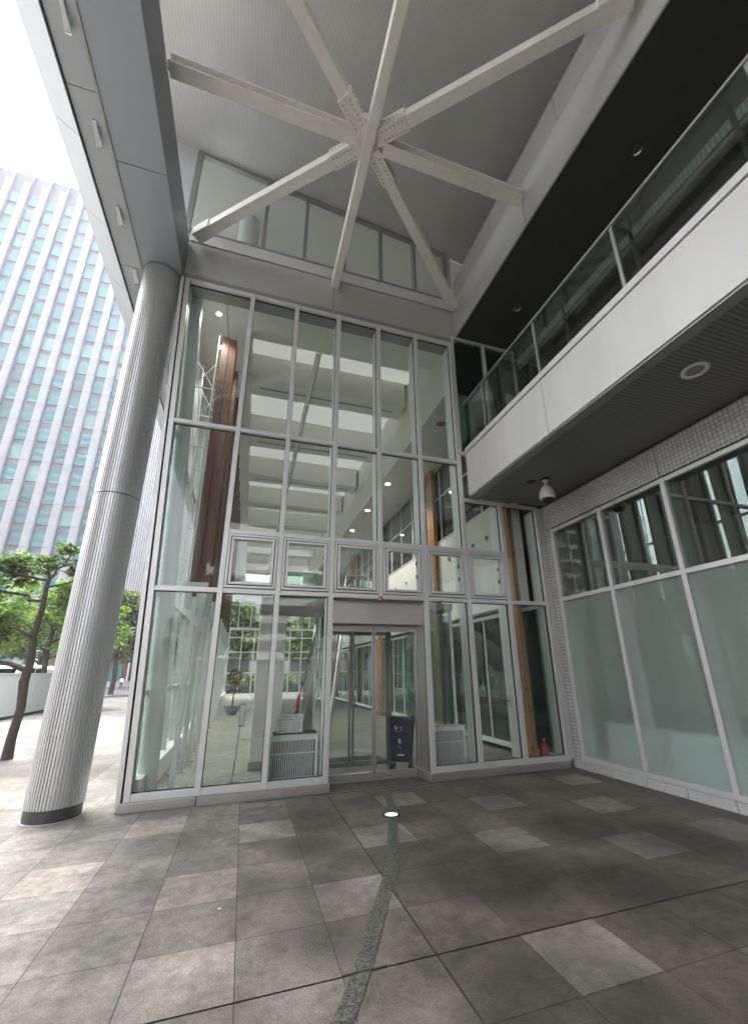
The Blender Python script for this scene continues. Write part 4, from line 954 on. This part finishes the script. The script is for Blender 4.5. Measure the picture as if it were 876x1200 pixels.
hb = thing('inner_column','broad pale pier under the lobby roof, behind the left convector','column',(.55,3.0,FZ))
MB().box(.20,.66,1.55,1.85,FZ+.12,2.50).build('shaft',M['int_wall'],hb,bevel=.006); MB().box(.19,.67,1.54,1.86,FZ,FZ+.118).build('skirting',M['alu_dark'],hb)
gb = thing('added_backdrop_block','grey block added as a dark backdrop beyond the far glazing of the hall','building',(5,58,0))  # added to hide bright sky and ground behind the far glazing
MB().box(-7.5,26,52,66,0,34).build('wall',M['apt'],gb)
for k in range(9):
    for q in range(8): MB().box(-6.3+4*q,-3.4+4*q,51.9,51.99,1.2+3.6*k,3.3+3.6*k).build('window',M['apt_glass'],gb)
hg = thing('hedge','clipped green hedge outside the far glazing of the hall','hedge',(2,30,0))
leaves([(-3+1.0*q,30,.75,.8,.5,.75) for q in range(12)],5200,.12,random.Random(8),1.2).build('foliage',M['hedge_leaf'],hg,orient=False)
MB().box(-3.4,8.4,29.8,30.2,0,.6).build('stems',M['hedge_core'],hg)
# escalator up to the gallery
es = thing('escalator','escalator with red handrail and pale side panels rising through the hall','escalator',(1.3,4,FZ))
e0 = Vector((1.12,2.9,.10)); e1 = Vector((3.1,10.2,4.5)); ed = (e1-e0); eh = Vector((ed.x,ed.y,0)).normalized(); en = Vector((eh.y,-eh.x,0))
def skew(a, b_, half, lo, hi):
    m = MB(); p = [e0+ed*a, e0+ed*b_]; q = []
    for z in (lo,hi):
        q += [p[0]-en*half[0]+Vector((0,0,z)), p[0]+en*half[1]+Vector((0,0,z)), p[1]+en*half[1]+Vector((0,0,z)), p[1]-en*half[0]+Vector((0,0,z))]
    return m.hexa(q)
skew(.04,1,(.0,.57),-.30,.0).build('truss_casing',M['int_dark'],es)
skew(.04,1,(.03,-.0),-.30,.25).build('side_panel',M['panel_light'],es); skew(.04,1,(-.56,.59),-.30,.25).build('side_panel',M['panel_light'],es)
skew(.05,1,(-.0,.012),.25,.85).build('glass_panel',M['rail_glass'],es)
for off in (0,.575):
    pts_ = []
    for t in range(-60,91,15): 
        a = R(t); pts_.append(e0+en*off-eh*(.0+.30*math.cos(a))+Vector((0,0,.60+.36*math.sin(a))))
    pts_.append(e0+ed*.05+en*off+Vector((0,0,.93))); pts_.append(e1+en*off+Vector((0,0,.93)))
    MB().path(pts_[:11],.038,10).build('newel_rim',M['red'] if off == 0 else M['black'],es,smooth=True); MB().path(pts_[11:],.035,10).build('handrail',M['black'],es,smooth=True)
    MB().path([p-Vector((0,0,.03))+eh*.05 for p in pts_],.022,8).build('newel',M['chrome'],es,smooth=True)
up = thing('gallery_bridge','dark edged bridge slab crossing the back of the hall at gallery level','bridge',(2,11.5,4.4))
MB().box(.9,4.7,10.8,13.6,4.15,4.42).build('slab',M['int_dark'],up); MB().box(.9,4.7,10.78,10.798,4.15,5.35).build('glass_parapet',M['rail_glass'],up); MB().box(.9,4.7,10.76,10.82,5.352,5.40).build('handrail',M['chrome'],up)

# ------------------------------------------------------------------ outside: towers
M['precast'] = paint('pale precast panel', (.35,.35,.36), .7, 0, .12, .5, streak=False)
M['spandrel'] = paint('grey spandrel', (.15,.155,.165), .5, 0, .06, 1.)
M['tower_glass'] = paint('teal window glass', (.05,.17,.185), .04, .0, .15, .35)
M['tower_glass'].node_tree.nodes['Principled BSDF'].inputs['IOR'].default_value = 1.75
M['tower_fin'] = paint('grey tower fin', (.24,.23,.26), .5, .2)
M['joint_line'] = paint('precast joint', (.26,.25,.26), .8)
_m = M['precast']; _nt = _m.node_tree; _b = _nt.nodes['Principled BSDF']; _src = _b.inputs['Base Color'].links[0].from_socket
_sp = N(_nt,'ShaderNodeSeparateXYZ'); L(_nt,pos(_nt),_sp.inputs[0])
_mu = N(_nt,'ShaderNodeMath', operation='MULTIPLY_ADD'); _mu.inputs[1].default_value=1/3.72; _mu.inputs[2].default_value=.32; L(_nt,_sp.outputs['Z'],_mu.inputs[0])
_pp = N(_nt,'ShaderNodeMath', operation='PINGPONG'); _pp.inputs[1].default_value=.5; L(_nt,_mu.outputs[0],_pp.inputs[0])
_mr = N(_nt,'ShaderNodeMapRange'); _mr.inputs[1].default_value=.006; _mr.inputs[2].default_value=.014; _mr.inputs[3].default_value=.55; _mr.inputs[4].default_value=1.; L(_nt,_pp.outputs[0],_mr.inputs[0])
_s = N(_nt,'ShaderNodeVectorMath', operation='SCALE'); L(_nt,_src,_s.inputs[0]); L(_nt,_mr.outputs[0],_s.inputs['Scale']); L(_nt,_s.outputs[0],_b.inputs['Base Color'])
TY = 72; bay = 3.11; fh = 3.72
tx0 = -52.94-8*bay; nb = 18; TXR = tx0+nb*bay; ztop = 101.3
tower = thing('office_tower','tall pale office tower with vertical strips of teal windows','office tower',((tx0+TXR)/2,TY+12,0))
wins = []
zrow0 = 56.07-fh*15        # centre heights of window rows
nfl = 26
m = MB()
m.box(tx0-.9,TXR+1.2,TY+.35,TY+26,0,ztop-1.0); m.build('core',M['spandrel'],tower)
for i in range(nb+1):
    x = tx0+i*bay; a = x-.45*bay+.0; c = x-.09
    MB().box(a+.12,c,TY,TY+.34,0,ztop-3.5).build('precast_strip',M['precast'],tower) if i < nb+1 else None
    MB().box(c+.004,c+.20,TY-.30,TY+.30,0,ztop+.6).build('fin',M['tower_fin'],tower)
from math import hypot
cand = []
for i in range(nb):
    for k in range(nfl):
        x0 = tx0+i*bay+.12; x1 = tx0+(i+1)*bay-.45*bay+.11; zc = zrow0+fh*k
        if zc < 2: continue
        vis = (-58 < x0 < -20)
        cand.append((0 if vis else 1, abs(zc-45)+abs(x0+36)*.8, x0,x1,zc))
cand.sort(); rest = MB(); rw = random.Random(31)
def tglass(nm, c, ior): 
    m_ = paint(nm, c, .05, 0, .12, .5); m_.node_tree.nodes['Principled BSDF'].inputs['IOR'].default_value = ior; return m_
gl3 = [M['tower_glass']]*5+[tglass('teal window with pale blind',(.16,.27,.27),1.6)]*2+[tglass('darker teal window',(.03,.11,.13),1.8)]*3
for q,(v_,d_,x0,x1,zc) in enumerate(cand):
    t = MB() if q < 99 else rest
    t.box(x0,x1,TY+.20,TY+.30,zc-1.42,zc+1.30)
    t.box(x0,x1,TY+.13,TY+.2,zc+.30,zc+.36) if False else None
    if q < 99: t.build('window',rw.choice(gl3),tower)
o = rest.build('window',M['tower_glass'],tower); o['kind'] = 'stuff'
for k in range(16):
    MB().box(TXR+1.205,TXR+1.75,TY+.5+1.6*k,TY+1.45+1.6*k,0,ztop-1.5).build('side_rib',M['precast'],tower)
# second tower behind: close vertical ribs
t2 = thing('ribbed_tower','white tower with close vertical ribs seen between the ribbed column and the glass corner','office tower',(-20,110,0))
MB().box(-29,-8,95.6,120,0,135).build('core',M['spandrel'],t2)
for k in range(14): MB().box(-29+1.55*k,-29+1.55*k+.95,95,95.59,0,135.5).build('rib',M['precast'],t2)
for k in range(6): MB().box(-29.1,-7.9,95.3,95.58,8+22*k,8.6+22*k).build('band',M['tower_fin'],t2) if False else None
# low brown building and pale stalls at the end of the plaza
M['brown'] = paint('brown cladding', (.16,.085,.055), .7, 0, .15, 2.)
lowb = thing('low_building','low brown clad building with pale posts at the far end of the plaza','building',(-17,62,0))
MB().box(-26,-11,60,68,0,4.2).build('wall',M['brown'],lowb); MB().box(-26.4,-10.6,59.4,68.4,4.21,4.6).build('roof',M['panel_light'],lowb)
for k in range(6): MB().box(-25+2.6*k,-24.8+2.6*k,59.5,59.7,0,4.2).build('post',M['white'],lowb)
for k in range(5): MB().box(-24.5+2.6*k,-23.1+2.6*k,59.9,59.99,.8,2.9).build('window',M['tower_glass'],lowb)
MB().box(-26,-11,59.2,59.38,0,.7).build('plinth',M['base_stone'],lowb)
# buildings behind the camera (seen mirrored in the glass)
M['apt'] = paint('apartment wall', (.33,.30,.28), .8, 0, .08, .4); M['apt_brown'] = paint('brown tile wall', (.15,.07,.045), .7, 0, .1, .4)
M['apt_glass'] = paint('dark apartment glass', (.03,.04,.045), .1)
def apartment(name,label,x0,x1,y,z1,mat,fl=3.0,nx=4):
    o = thing(name,label,'apartment block',((x0+x1)/2,y-8,0))
    MB().box(x0,x1,y-16,y,0,z1).build('wall',mat,o)
    k = 0; z = 3.6
    while z < z1-2:
        MB().box(x0-.3,x1+.3,y+.01,y+1.4,z,z+.2).build('balcony_slab',M['white'],o); MB().box(x0-.3,x1+.3,y+1.3,y+1.4,z+.201,z+1.15).build('balcony_front',M['white'],o)
        if k < 12:
            w = (x1-x0)/nx
            m = MB()
            for q in range(nx): m.box(x0+w*q+.5,x0+w*(q+1)-.5,y+.005,y+.05,z+.3,z+2.3)
            m.build('window',M['apt_glass'],o)
        z += fl; k += 1
    MB().box(x0-.3,x1+.3,y-16.2,y+1.4,z1+.001,z1+.5).build('roof',M['panel_light'],o)
    return o
apartment('apartment_block','white balconied apartment block behind the photographer, mirrored in the glass',-1,17,-70,24,M['apt'])
apartment('apartment_block','brown tiled apartment block behind the photographer, mirrored in the glass',-8,-1.6,-68,17,M['apt_brown'],3.0,3)
apartment('apartment_block','tall grey apartment block across the street behind the photographer',-165,-62,-80,156,M['apt'],4.0,18)
apartment('apartment_block','pale apartment block to the left of the plaza, mirrored in the side windows',-62,-44,-34,46,M['apt'],3.2,5)
apartment('apartment_block','brown apartment block to the left of the plaza, mirrored in the side windows',-60,-42,-12,60,M['apt_brown'],3.2,5)

# ------------------------------------------------------------------ hoarding, cars, person
M['hoard'] = paint('white hoarding sheet', (.62,.66,.66), .5, 0, .05, .8)
ho = thing('hoarding','long low white site hoarding beside the tree','hoarding',(-8.2,20,0))
y = 5.0
while y < 19:
    MB().box(-8.22,-8.16,y+.006,y+1.794,.10,1.57).build('panel',M['hoard'],ho); MB().box(-8.30,-8.223,y-.03,y+.03,0,1.5).build('post',M['alu_dark'],ho); y += 1.8
MB().box(-8.28,-8.15,5,19.4,.0,.095).build('base_rail',M['gasket'],ho); MB().box(-8.24,-8.14,5,19.4,1.572,1.61).build('cap',M['white'],ho)
M['car'] = paint('white car paint', (.78,.79,.80), .22, 0, .01); M['car_glass'] = paint('dark car glass', (.012,.016,.018), .06, spec=.8); M['tyre'] = paint('tyre rubber', (.015,.015,.015), .8)
def van(label, y0, loc_x=-10.6):
    o = thing('parked_van',label,'van',(loc_x,y0+1.9,-.02),'vans parked behind the hoarding')
    prof = [(0,.35),(0,.95),(.12,1.05),(.85,1.18),(1.45,1.86),(1.75,2.0),(3.55,2.02),(3.78,1.95),(3.86,1.2),(3.88,.35)]
    def ext(pr,xa,xb,inset=0):
        m = MB(); n = len(pr); vs = [(loc_x+xa,y0+p[0],p[1]) for p in pr]+[(loc_x+xb,y0+p[0],p[1]) for p in pr]
        return m.add(vs,[(i,(i+1)%n,n+(i+1)%n,n+i) for i in range(n)]+[tuple(range(n-1,-1,-1)),tuple(range(n,2*n))])
    b_ = ext(prof,-.82,.82).build('body',M['car'],o,bevel=.06,smooth=True,angle=50)
    for s in (-1,1):
        for (a,c) in ((1.30,2.0),(2.08,2.85),(2.93,3.68)):
            x = loc_x+s*.822; t0 = max(a,1.62) if a < 1.5 else a
            MB().hexa([(x-.004,y0+a,1.25),(x+.004,y0+a,1.25),(x+.004,y0+c,1.25),(x-.004,y0+c,1.25),(x-.004,y0+t0,1.82),(x+.004,y0+t0,1.82),(x+.004,y0+c,1.86),(x-.004,y0+c,1.86)]).build('window',M['car_glass'],o)
        for yy in (.75,3.1):
            w = MB().tube((loc_x+s*.70,y0+yy,.31),(loc_x+s*.84,y0+yy,.31),.31,n=24).build('wheel',M['tyre'],o,smooth=True)
            MB().tube((loc_x+s*.835,y0+yy,.31),(loc_x+s*.848,y0+yy,.31),.19,n=20).build('rim',M['chrome'],w,smooth=True)
        MB().box(loc_x+s*.62-.12,loc_x+s*.62+.12,y0-.012,y0+.05,.72,.86).build('headlight',M['chrome'],o)
        MB().box(loc_x+s*.92-.09,loc_x+s*.92+.09,y0+1.28,y0+1.36,1.15,1.32).build('mirror',M['car'],o)
    MB().hexa([(loc_x-.70,y0+.90,1.235),(loc_x+.70,y0+.90,1.235),(loc_x+.70,y0+.89,1.25),(loc_x-.70,y0+.89,1.25),(loc_x-.66,y0+1.40,1.82),(loc_x+.66,y0+1.40,1.82),(loc_x+.66,y0+1.385,1.835),(loc_x-.66,y0+1.385,1.835)]).build('windscreen',M['car_glass'],o)
    MB().box(loc_x-.7,loc_x+.7,y0+3.84,y0+3.872,1.28,1.85).build('rear_window',M['car_glass'],o)
    return o
van('white van parked behind the hoarding, left of the tree trunk',16.9)
van('white van parked behind the hoarding, partly hidden by the ribbed column',21.6)
# person far down the plaza
def person(x,y,label):
    s = 1.28/1.7; o = thing('person',label,'person',(x,y,0))
    sk = bpy.data.meshes.new('body'); 
    V = [(0,0,.92),(0,0,1.15),(0,0,1.38),(0,0,1.50),(0,.0,1.62),(.10,0,.88),(.11,-.10,.48),(.11,.06,.08),(.11,-.10,.05),(-.10,0,.88),(-.11,.10,.48),(-.11,.22,.10),(-.11,.08,.05),(.19,0,1.38),(.25,.05,1.10),(.24,-.10,.86),(-.19,0,1.38),(-.25,-.05,1.10),(-.24,.10,.88),(.24,-.14,.78),(-.24,.14,.80)]
    Ed = [(0,1),(1,2),(2,3),(3,4),(0,5),(5,6),(6,7),(7,8),(0,9),(9,10),(10,11),(11,12),(2,13),(13,14),(14,15),(15,19),(2,16),(16,17),(17,18),(18,20)]
    rad = [.15,.14,.15,.06,.105,.10,.07,.05,.045,.10,.07,.05,.045,.07,.048,.038,.07,.048,.038,.035,.035]
    sk.from_pydata([(a*s,b*s,c*s) for a,b,c in V],Ed,[]); b_ = bpy.data.objects.new('body',sk); COL.objects.link(b_)
    b_.modifiers.new('skin','SKIN'); 
    for v,r in zip(sk.skin_vertices[0].data,rad): v.radius=(r*s,r*s)
    sk.skin_vertices[0].data[0].use_root = True
    ss_ = b_.modifiers.new('sub','SUBSURF'); ss_.levels=1; ss_.render_levels=2
    m,nt,bs = newmat('person skin and clothes')
    tc = N(nt,'ShaderNodeTexCoord'); sp = N(nt,'ShaderNodeSeparateXYZ'); L(nt,tc.outputs['Object'],sp.inputs[0])
    cr = N(nt,'ShaderNodeValToRGB'); cr.color_ramp.interpolation='CONSTANT'; e = cr.color_ramp.elements
    e[0].position=0; e[0].color=(.03,.03,.04,1); e[1].position=.93*s/2; e[1].color=(.72,.72,.72,1); x3=e.new(1.48*s/2); x3.color=(.45,.28,.2,1)
    mu = N(nt,'ShaderNodeMath',operation='MULTIPLY'); mu.inputs[1].default_value=.5; L(nt,sp.outputs['Z'],mu.inputs[0]); L(nt,mu.outputs[0],cr.inputs[0]); L(nt,cr.outputs[0],bs.inputs['Base Color'])
    sk.materials.append(m); b_.location=(x,y,0); b_.parent=o; b_.matrix_parent_inverse=Matrix.Translation((-x,-y,0))
    h = MB(); h.lathe([(.02,1.76*s),(.07,1.745*s),(.10,1.69*s),(.105,1.62*s),(.09,1.58*s)],x,y+.012,14); h.build('hair',M['black'],o,smooth=True)
person(-12.4,48,'person in white top and dark trousers walking far down the bright plaza')

# ------------------------------------------------------------------ trees
M['bark'] = paint('dark bark', (.07,.058,.048), .9, 0, .35, 18., bump=.6, bscale=40)
M['leaf_a'] = leafmat('mid green leaf',(.03,.075,.015),(.20,.29,.07))
M['leaf_b'] = leafmat('bright green leaf',(.04,.13,.012),(.30,.46,.06))
def limb(m, p0, p1, r0, r1, rnd, wob=.12, n=6):
    p0 = Vector(p0); p1 = Vector(p1); Ld = (p1-p0).length; pts = []; rs = []
    for k in range(n):
        t = k/(n-1); w = wob*Ld*math.sin(math.pi*t)
        pts.append(p0.lerp(p1,t)+Vector((rnd.uniform(-w,w),rnd.uniform(-w,w),rnd.uniform(-w,w)*.5))); rs.append(r0+(r1-r0)*t)
    m.path(pts,rs,8); return pts
def make_tree(label, base, trunk, limbs, pads, nleaf, size, mat, seed, flat=.35, group=None, name='plaza_tree'):
    rnd = random.Random(seed); o = thing(name,label,'tree',base,group); B = Vector(base)
    m = MB(); m.path([B+Vector(p) for p in trunk[0]],trunk[1],12)
    for (p0,p1,r0,r1) in limbs: limb(m,B+Vector(p0),B+Vector(p1),r0,r1,rnd)
    # twigs into every pad
    for (x,y,z,ax,ay,az) in pads:
        c = B+Vector((x,y,z)); near = min([B+Vector(l[1]) for l in limbs]+[B+Vector(trunk[0][-1])], key=lambda q:(q-c).length)
        for _ in range(4): limb(m,near,c+Vector((rnd.uniform(-ax,ax)*.6,rnd.uniform(-ay,ay)*.6,rnd.uniform(-.2,.3)*az)),.014*size/.05,.004,rnd,.15,5)
    m.build('trunk',M['bark'],o,smooth=True)
    cloud = []
    for (x,y,z,ax,ay,az) in pads:
        k = max(3,int(9*ax*ay/(.35)))
        for _ in range(min(k,26)):
            a = rnd.uniform(0,6.28); q = math.sqrt(rnd.random())
            cloud.append((B.x+x+ax*.95*q*math.cos(a),B.y+y+ay*.95*q*math.sin(a),B.z+z+rnd.uniform(-.9,.9)*az, ax*rnd.uniform(.18,.42),ay*rnd.uniform(.18,.42),az*rnd.uniform(.3,.7)))
    leaves(cloud,nleaf,size,rnd,flat).build('crown',mat,o,orient=False)
    return o
# nearest tree: leaning trunk seen from about the photo's left edge, flat layered crown
T = [(0,0,-.03),(-.01,0,.35),(.02,.02,.9),(-.03,0,1.4),(.0,.0,1.75),(-.06,.02,2.3),(-.02,0,2.9),(-.04,0,3.3),(-.02,0,3.55)]
make_tree('slender dark trunked plaza tree with flat leaf layers, nearest the ribbed column',(-4.13,4.44,0),
    (T,[.10,.082,.076,.086,.068,.06,.05,.042,.032]),
    [((0,0,1.60),(-1.1,.1,1.95),.06,.028),((0,0,2.25),(-.75,-.2,2.55),.035,.018),((-.02,0,3.0),(-1.3,.2,3.25),.04,.018),((-.03,0,3.45),(-.95,-.1,3.62),.035,.014),((-.02,0,3.5),(.25,.05,4.05),.03,.012),((-.02,0,3.3),(.45,.3,3.60),.025,.01),((0,0,1.9),(-.5,.4,2.2),.025,.012)],
    [(-1.15,.1,3.66,1.0,.9,.26),(-.45,-.1,3.85,.6,.6,.2),(.25,.1,4.15,.5,.5,.16),(.22,.3,3.68,.5,.5,.2),(-1.5,.0,3.2,1.0,.9,.3),(-1.5,.2,2.68,1.0,.9,.3),(-1.3,.1,2.25,.8,.8,.28),(-2.2,.3,3.5,.8,.8,.25)]
,    9000,.058,M['leaf_a'],21,.4)
S_ = 1.32
def sc3(l): return [tuple(c*S_ for c in q) for q in l]
make_tree('bright green rounded tree rising behind the white hoarding',(-8.8,18.0,0),
    (sc3([(0,0,-.03),(.05,0,1.0),(-.05,.05,2.0),(.05,0,3.2),(0,0,4.2)]),[.15,.12,.10,.07,.03]),
    [tuple([tuple(c*S_ for c in a),tuple(c*S_ for c in b),r0,r1]) for a,b,r0,r1 in (((0,0,1.9),(-1.5,-.3,3.0),.06,.02),((0,0,2.2),(1.3,.2,3.1),.05,.02),((0,0,2.8),(-.9,.5,4.0),.04,.015),((0,0,3.0),(.7,-.3,4.2),.04,.012))],
    sc3([(-1.3,-.2,2.5,1.2,1.1,.55),(1.1,.1,2.5,1.1,1.0,.55),(0,-.2,3.2,1.5,1.3,.6),(-.4,.2,3.9,1.1,1.0,.5),(.7,0,4.0,.8,.8,.4),(-1.6,.3,3.4,.9,.9,.45),(1.4,.3,3.4,.8,.8,.4),(-2.3,0,2.9,.9,.9,.5)]),
    13000,.115,M['leaf_b'],22,.6)
far1 = make_tree('leafy plaza tree seen between the ribbed column and the glass corner',(-9.6,33,0),
    ([(0,0,-.03),(.1,0,1.4),(-.1,.1,2.8),(.1,0,5),(0,0,7)],[.2,.17,.15,.1,.03]),
    [((0,0,2.4),(-2.2,-.4,4.2),.09,.03),((0,0,2.6),(2.0,.3,4.2),.09,.03),((0,0,3.8),(-1.2,.8,6.6),.07,.02),((0,0,4),(1.4,-.5,6.4),.07,.02)],
    [(-2,-.2,3.6,1.7,1.5,.7),(1.8,.1,3.6,1.7,1.5,.7),(0,-.6,4.8,2.2,1.9,.8),(-1,.2,6.2,1.8,1.5,.7),(1.2,0,6.4,1.6,1.4,.6),(0,.2,7.6,1.5,1.3,.6),(-2.2,.4,5.2,1.5,1.3,.6),(2.3,.4,5.1,1.4,1.2,.6)],
    9000,.19,M['leaf_a'],23,.6)
dup(far1,(-6.5,4.5,0),'leafy plaza tree farther left, mostly hidden behind the ribbed column')
dup(far1,(-1.2,21,0),'small looking leafy tree farthest down the plaza, in front of the ribbed white tower')
dup(far1,(-14.5,-6,0),'leafy street tree beyond the road, behind the vans')
dup(far1,(9.2,3,-.2),'leafy tree outside the far glazing of the hall, left of the escalator')
dup(far1,(12.6,5,-.2),'leafy tree outside the far glazing of the hall, behind the escalator')
dup(far1,(17,2,-.2),'leafy tree outside the far glazing of the hall, on its right')
dup(far1,(7.0,-66,0),'leafy street tree behind the photographer, left one mirrored in the glass')
dup(far1,(16.5,-68,0),'leafy street tree behind the photographer, right one mirrored in the glass')
dup(far1,(-7,-42,0),'leafy street tree left of the plaza, behind the photographer')
dup(far1,(-8,-28,0),'leafy street tree left of the plaza, level with the photographer')

# ------------------------------------------------------------------ light
SUN_EL, SUN_AZ = 66, -15      # azimuth from +Y towards +X
w = bpy.data.worlds.new('World'); sc.world = w; w.use_nodes = True; nt = w.node_tree
bg = nt.nodes['Background']
sk = N(nt,'ShaderNodeTexSky', sky_type='NISHITA'); sk.sun_disc=False; sk.sun_elevation=R(SUN_EL); sk.sun_rotation=R(SUN_AZ); sk.dust_density=6.; sk.air_density=1.2; sk.ozone_density=1.
hs = N(nt,'ShaderNodeHueSaturation'); hs.inputs['Saturation'].default_value=.30; L(nt,sk.outputs[0],hs.inputs['Color']); L(nt,hs.outputs[0],bg.inputs['Color'])
bg.inputs['Strength'].default_value=.15
sd = bpy.data.lights.new('sun','SUN'); sd.energy=.65; sd.angle=R(14); sd.color=(1,.96,.9)
so = bpy.data.objects.new('sun',sd); COL.objects.link(so)
dv = Vector((math.sin(R(SUN_AZ))*math.cos(R(SUN_EL)), math.cos(R(SUN_AZ))*math.cos(R(SUN_EL)), math.sin(R(SUN_EL))))
so.rotation_euler = (-dv).to_track_quat('-Z','Y').to_euler(); so.location = dv*200
vs_ = sc.view_settings; vs_.view_transform='Standard'; vs_.look='None'; vs_.exposure=2.95; vs_.gamma=1
sc.render.engine='CYCLES'; cy = sc.cycles
cy.max_bounces=10; cy.diffuse_bounces=5; cy.glossy_bounces=5; cy.transmission_bounces=6; cy.transparent_max_bounces=48
cy.sample_clamp_indirect=6; cy.use_denoising=True
try: cy.denoiser='OPENIMAGEDENOISE'
except Exception: pass
cy.caustics_reflective=False; cy.caustics_refractive=True

HAZE = .0008
if HAZE:
    m, nt, b = newmat('thin city haze'); nt.nodes.remove(b)
    pv = N(nt,'ShaderNodeVolumePrincipled'); pv.inputs['Color'].default_value=(.93,.95,1,1); pv.inputs['Density'].default_value=HAZE; pv.inputs['Anisotropy'].default_value=.3
    L(nt,pv.outputs[0],nt.nodes['Material Output'].inputs['Volume'])
    hz = MB().box(-420,420,-420,920,-1.2,145).build('haze', m); hz['kind'] = 'stuff'
    cy.volume_bounces = 1
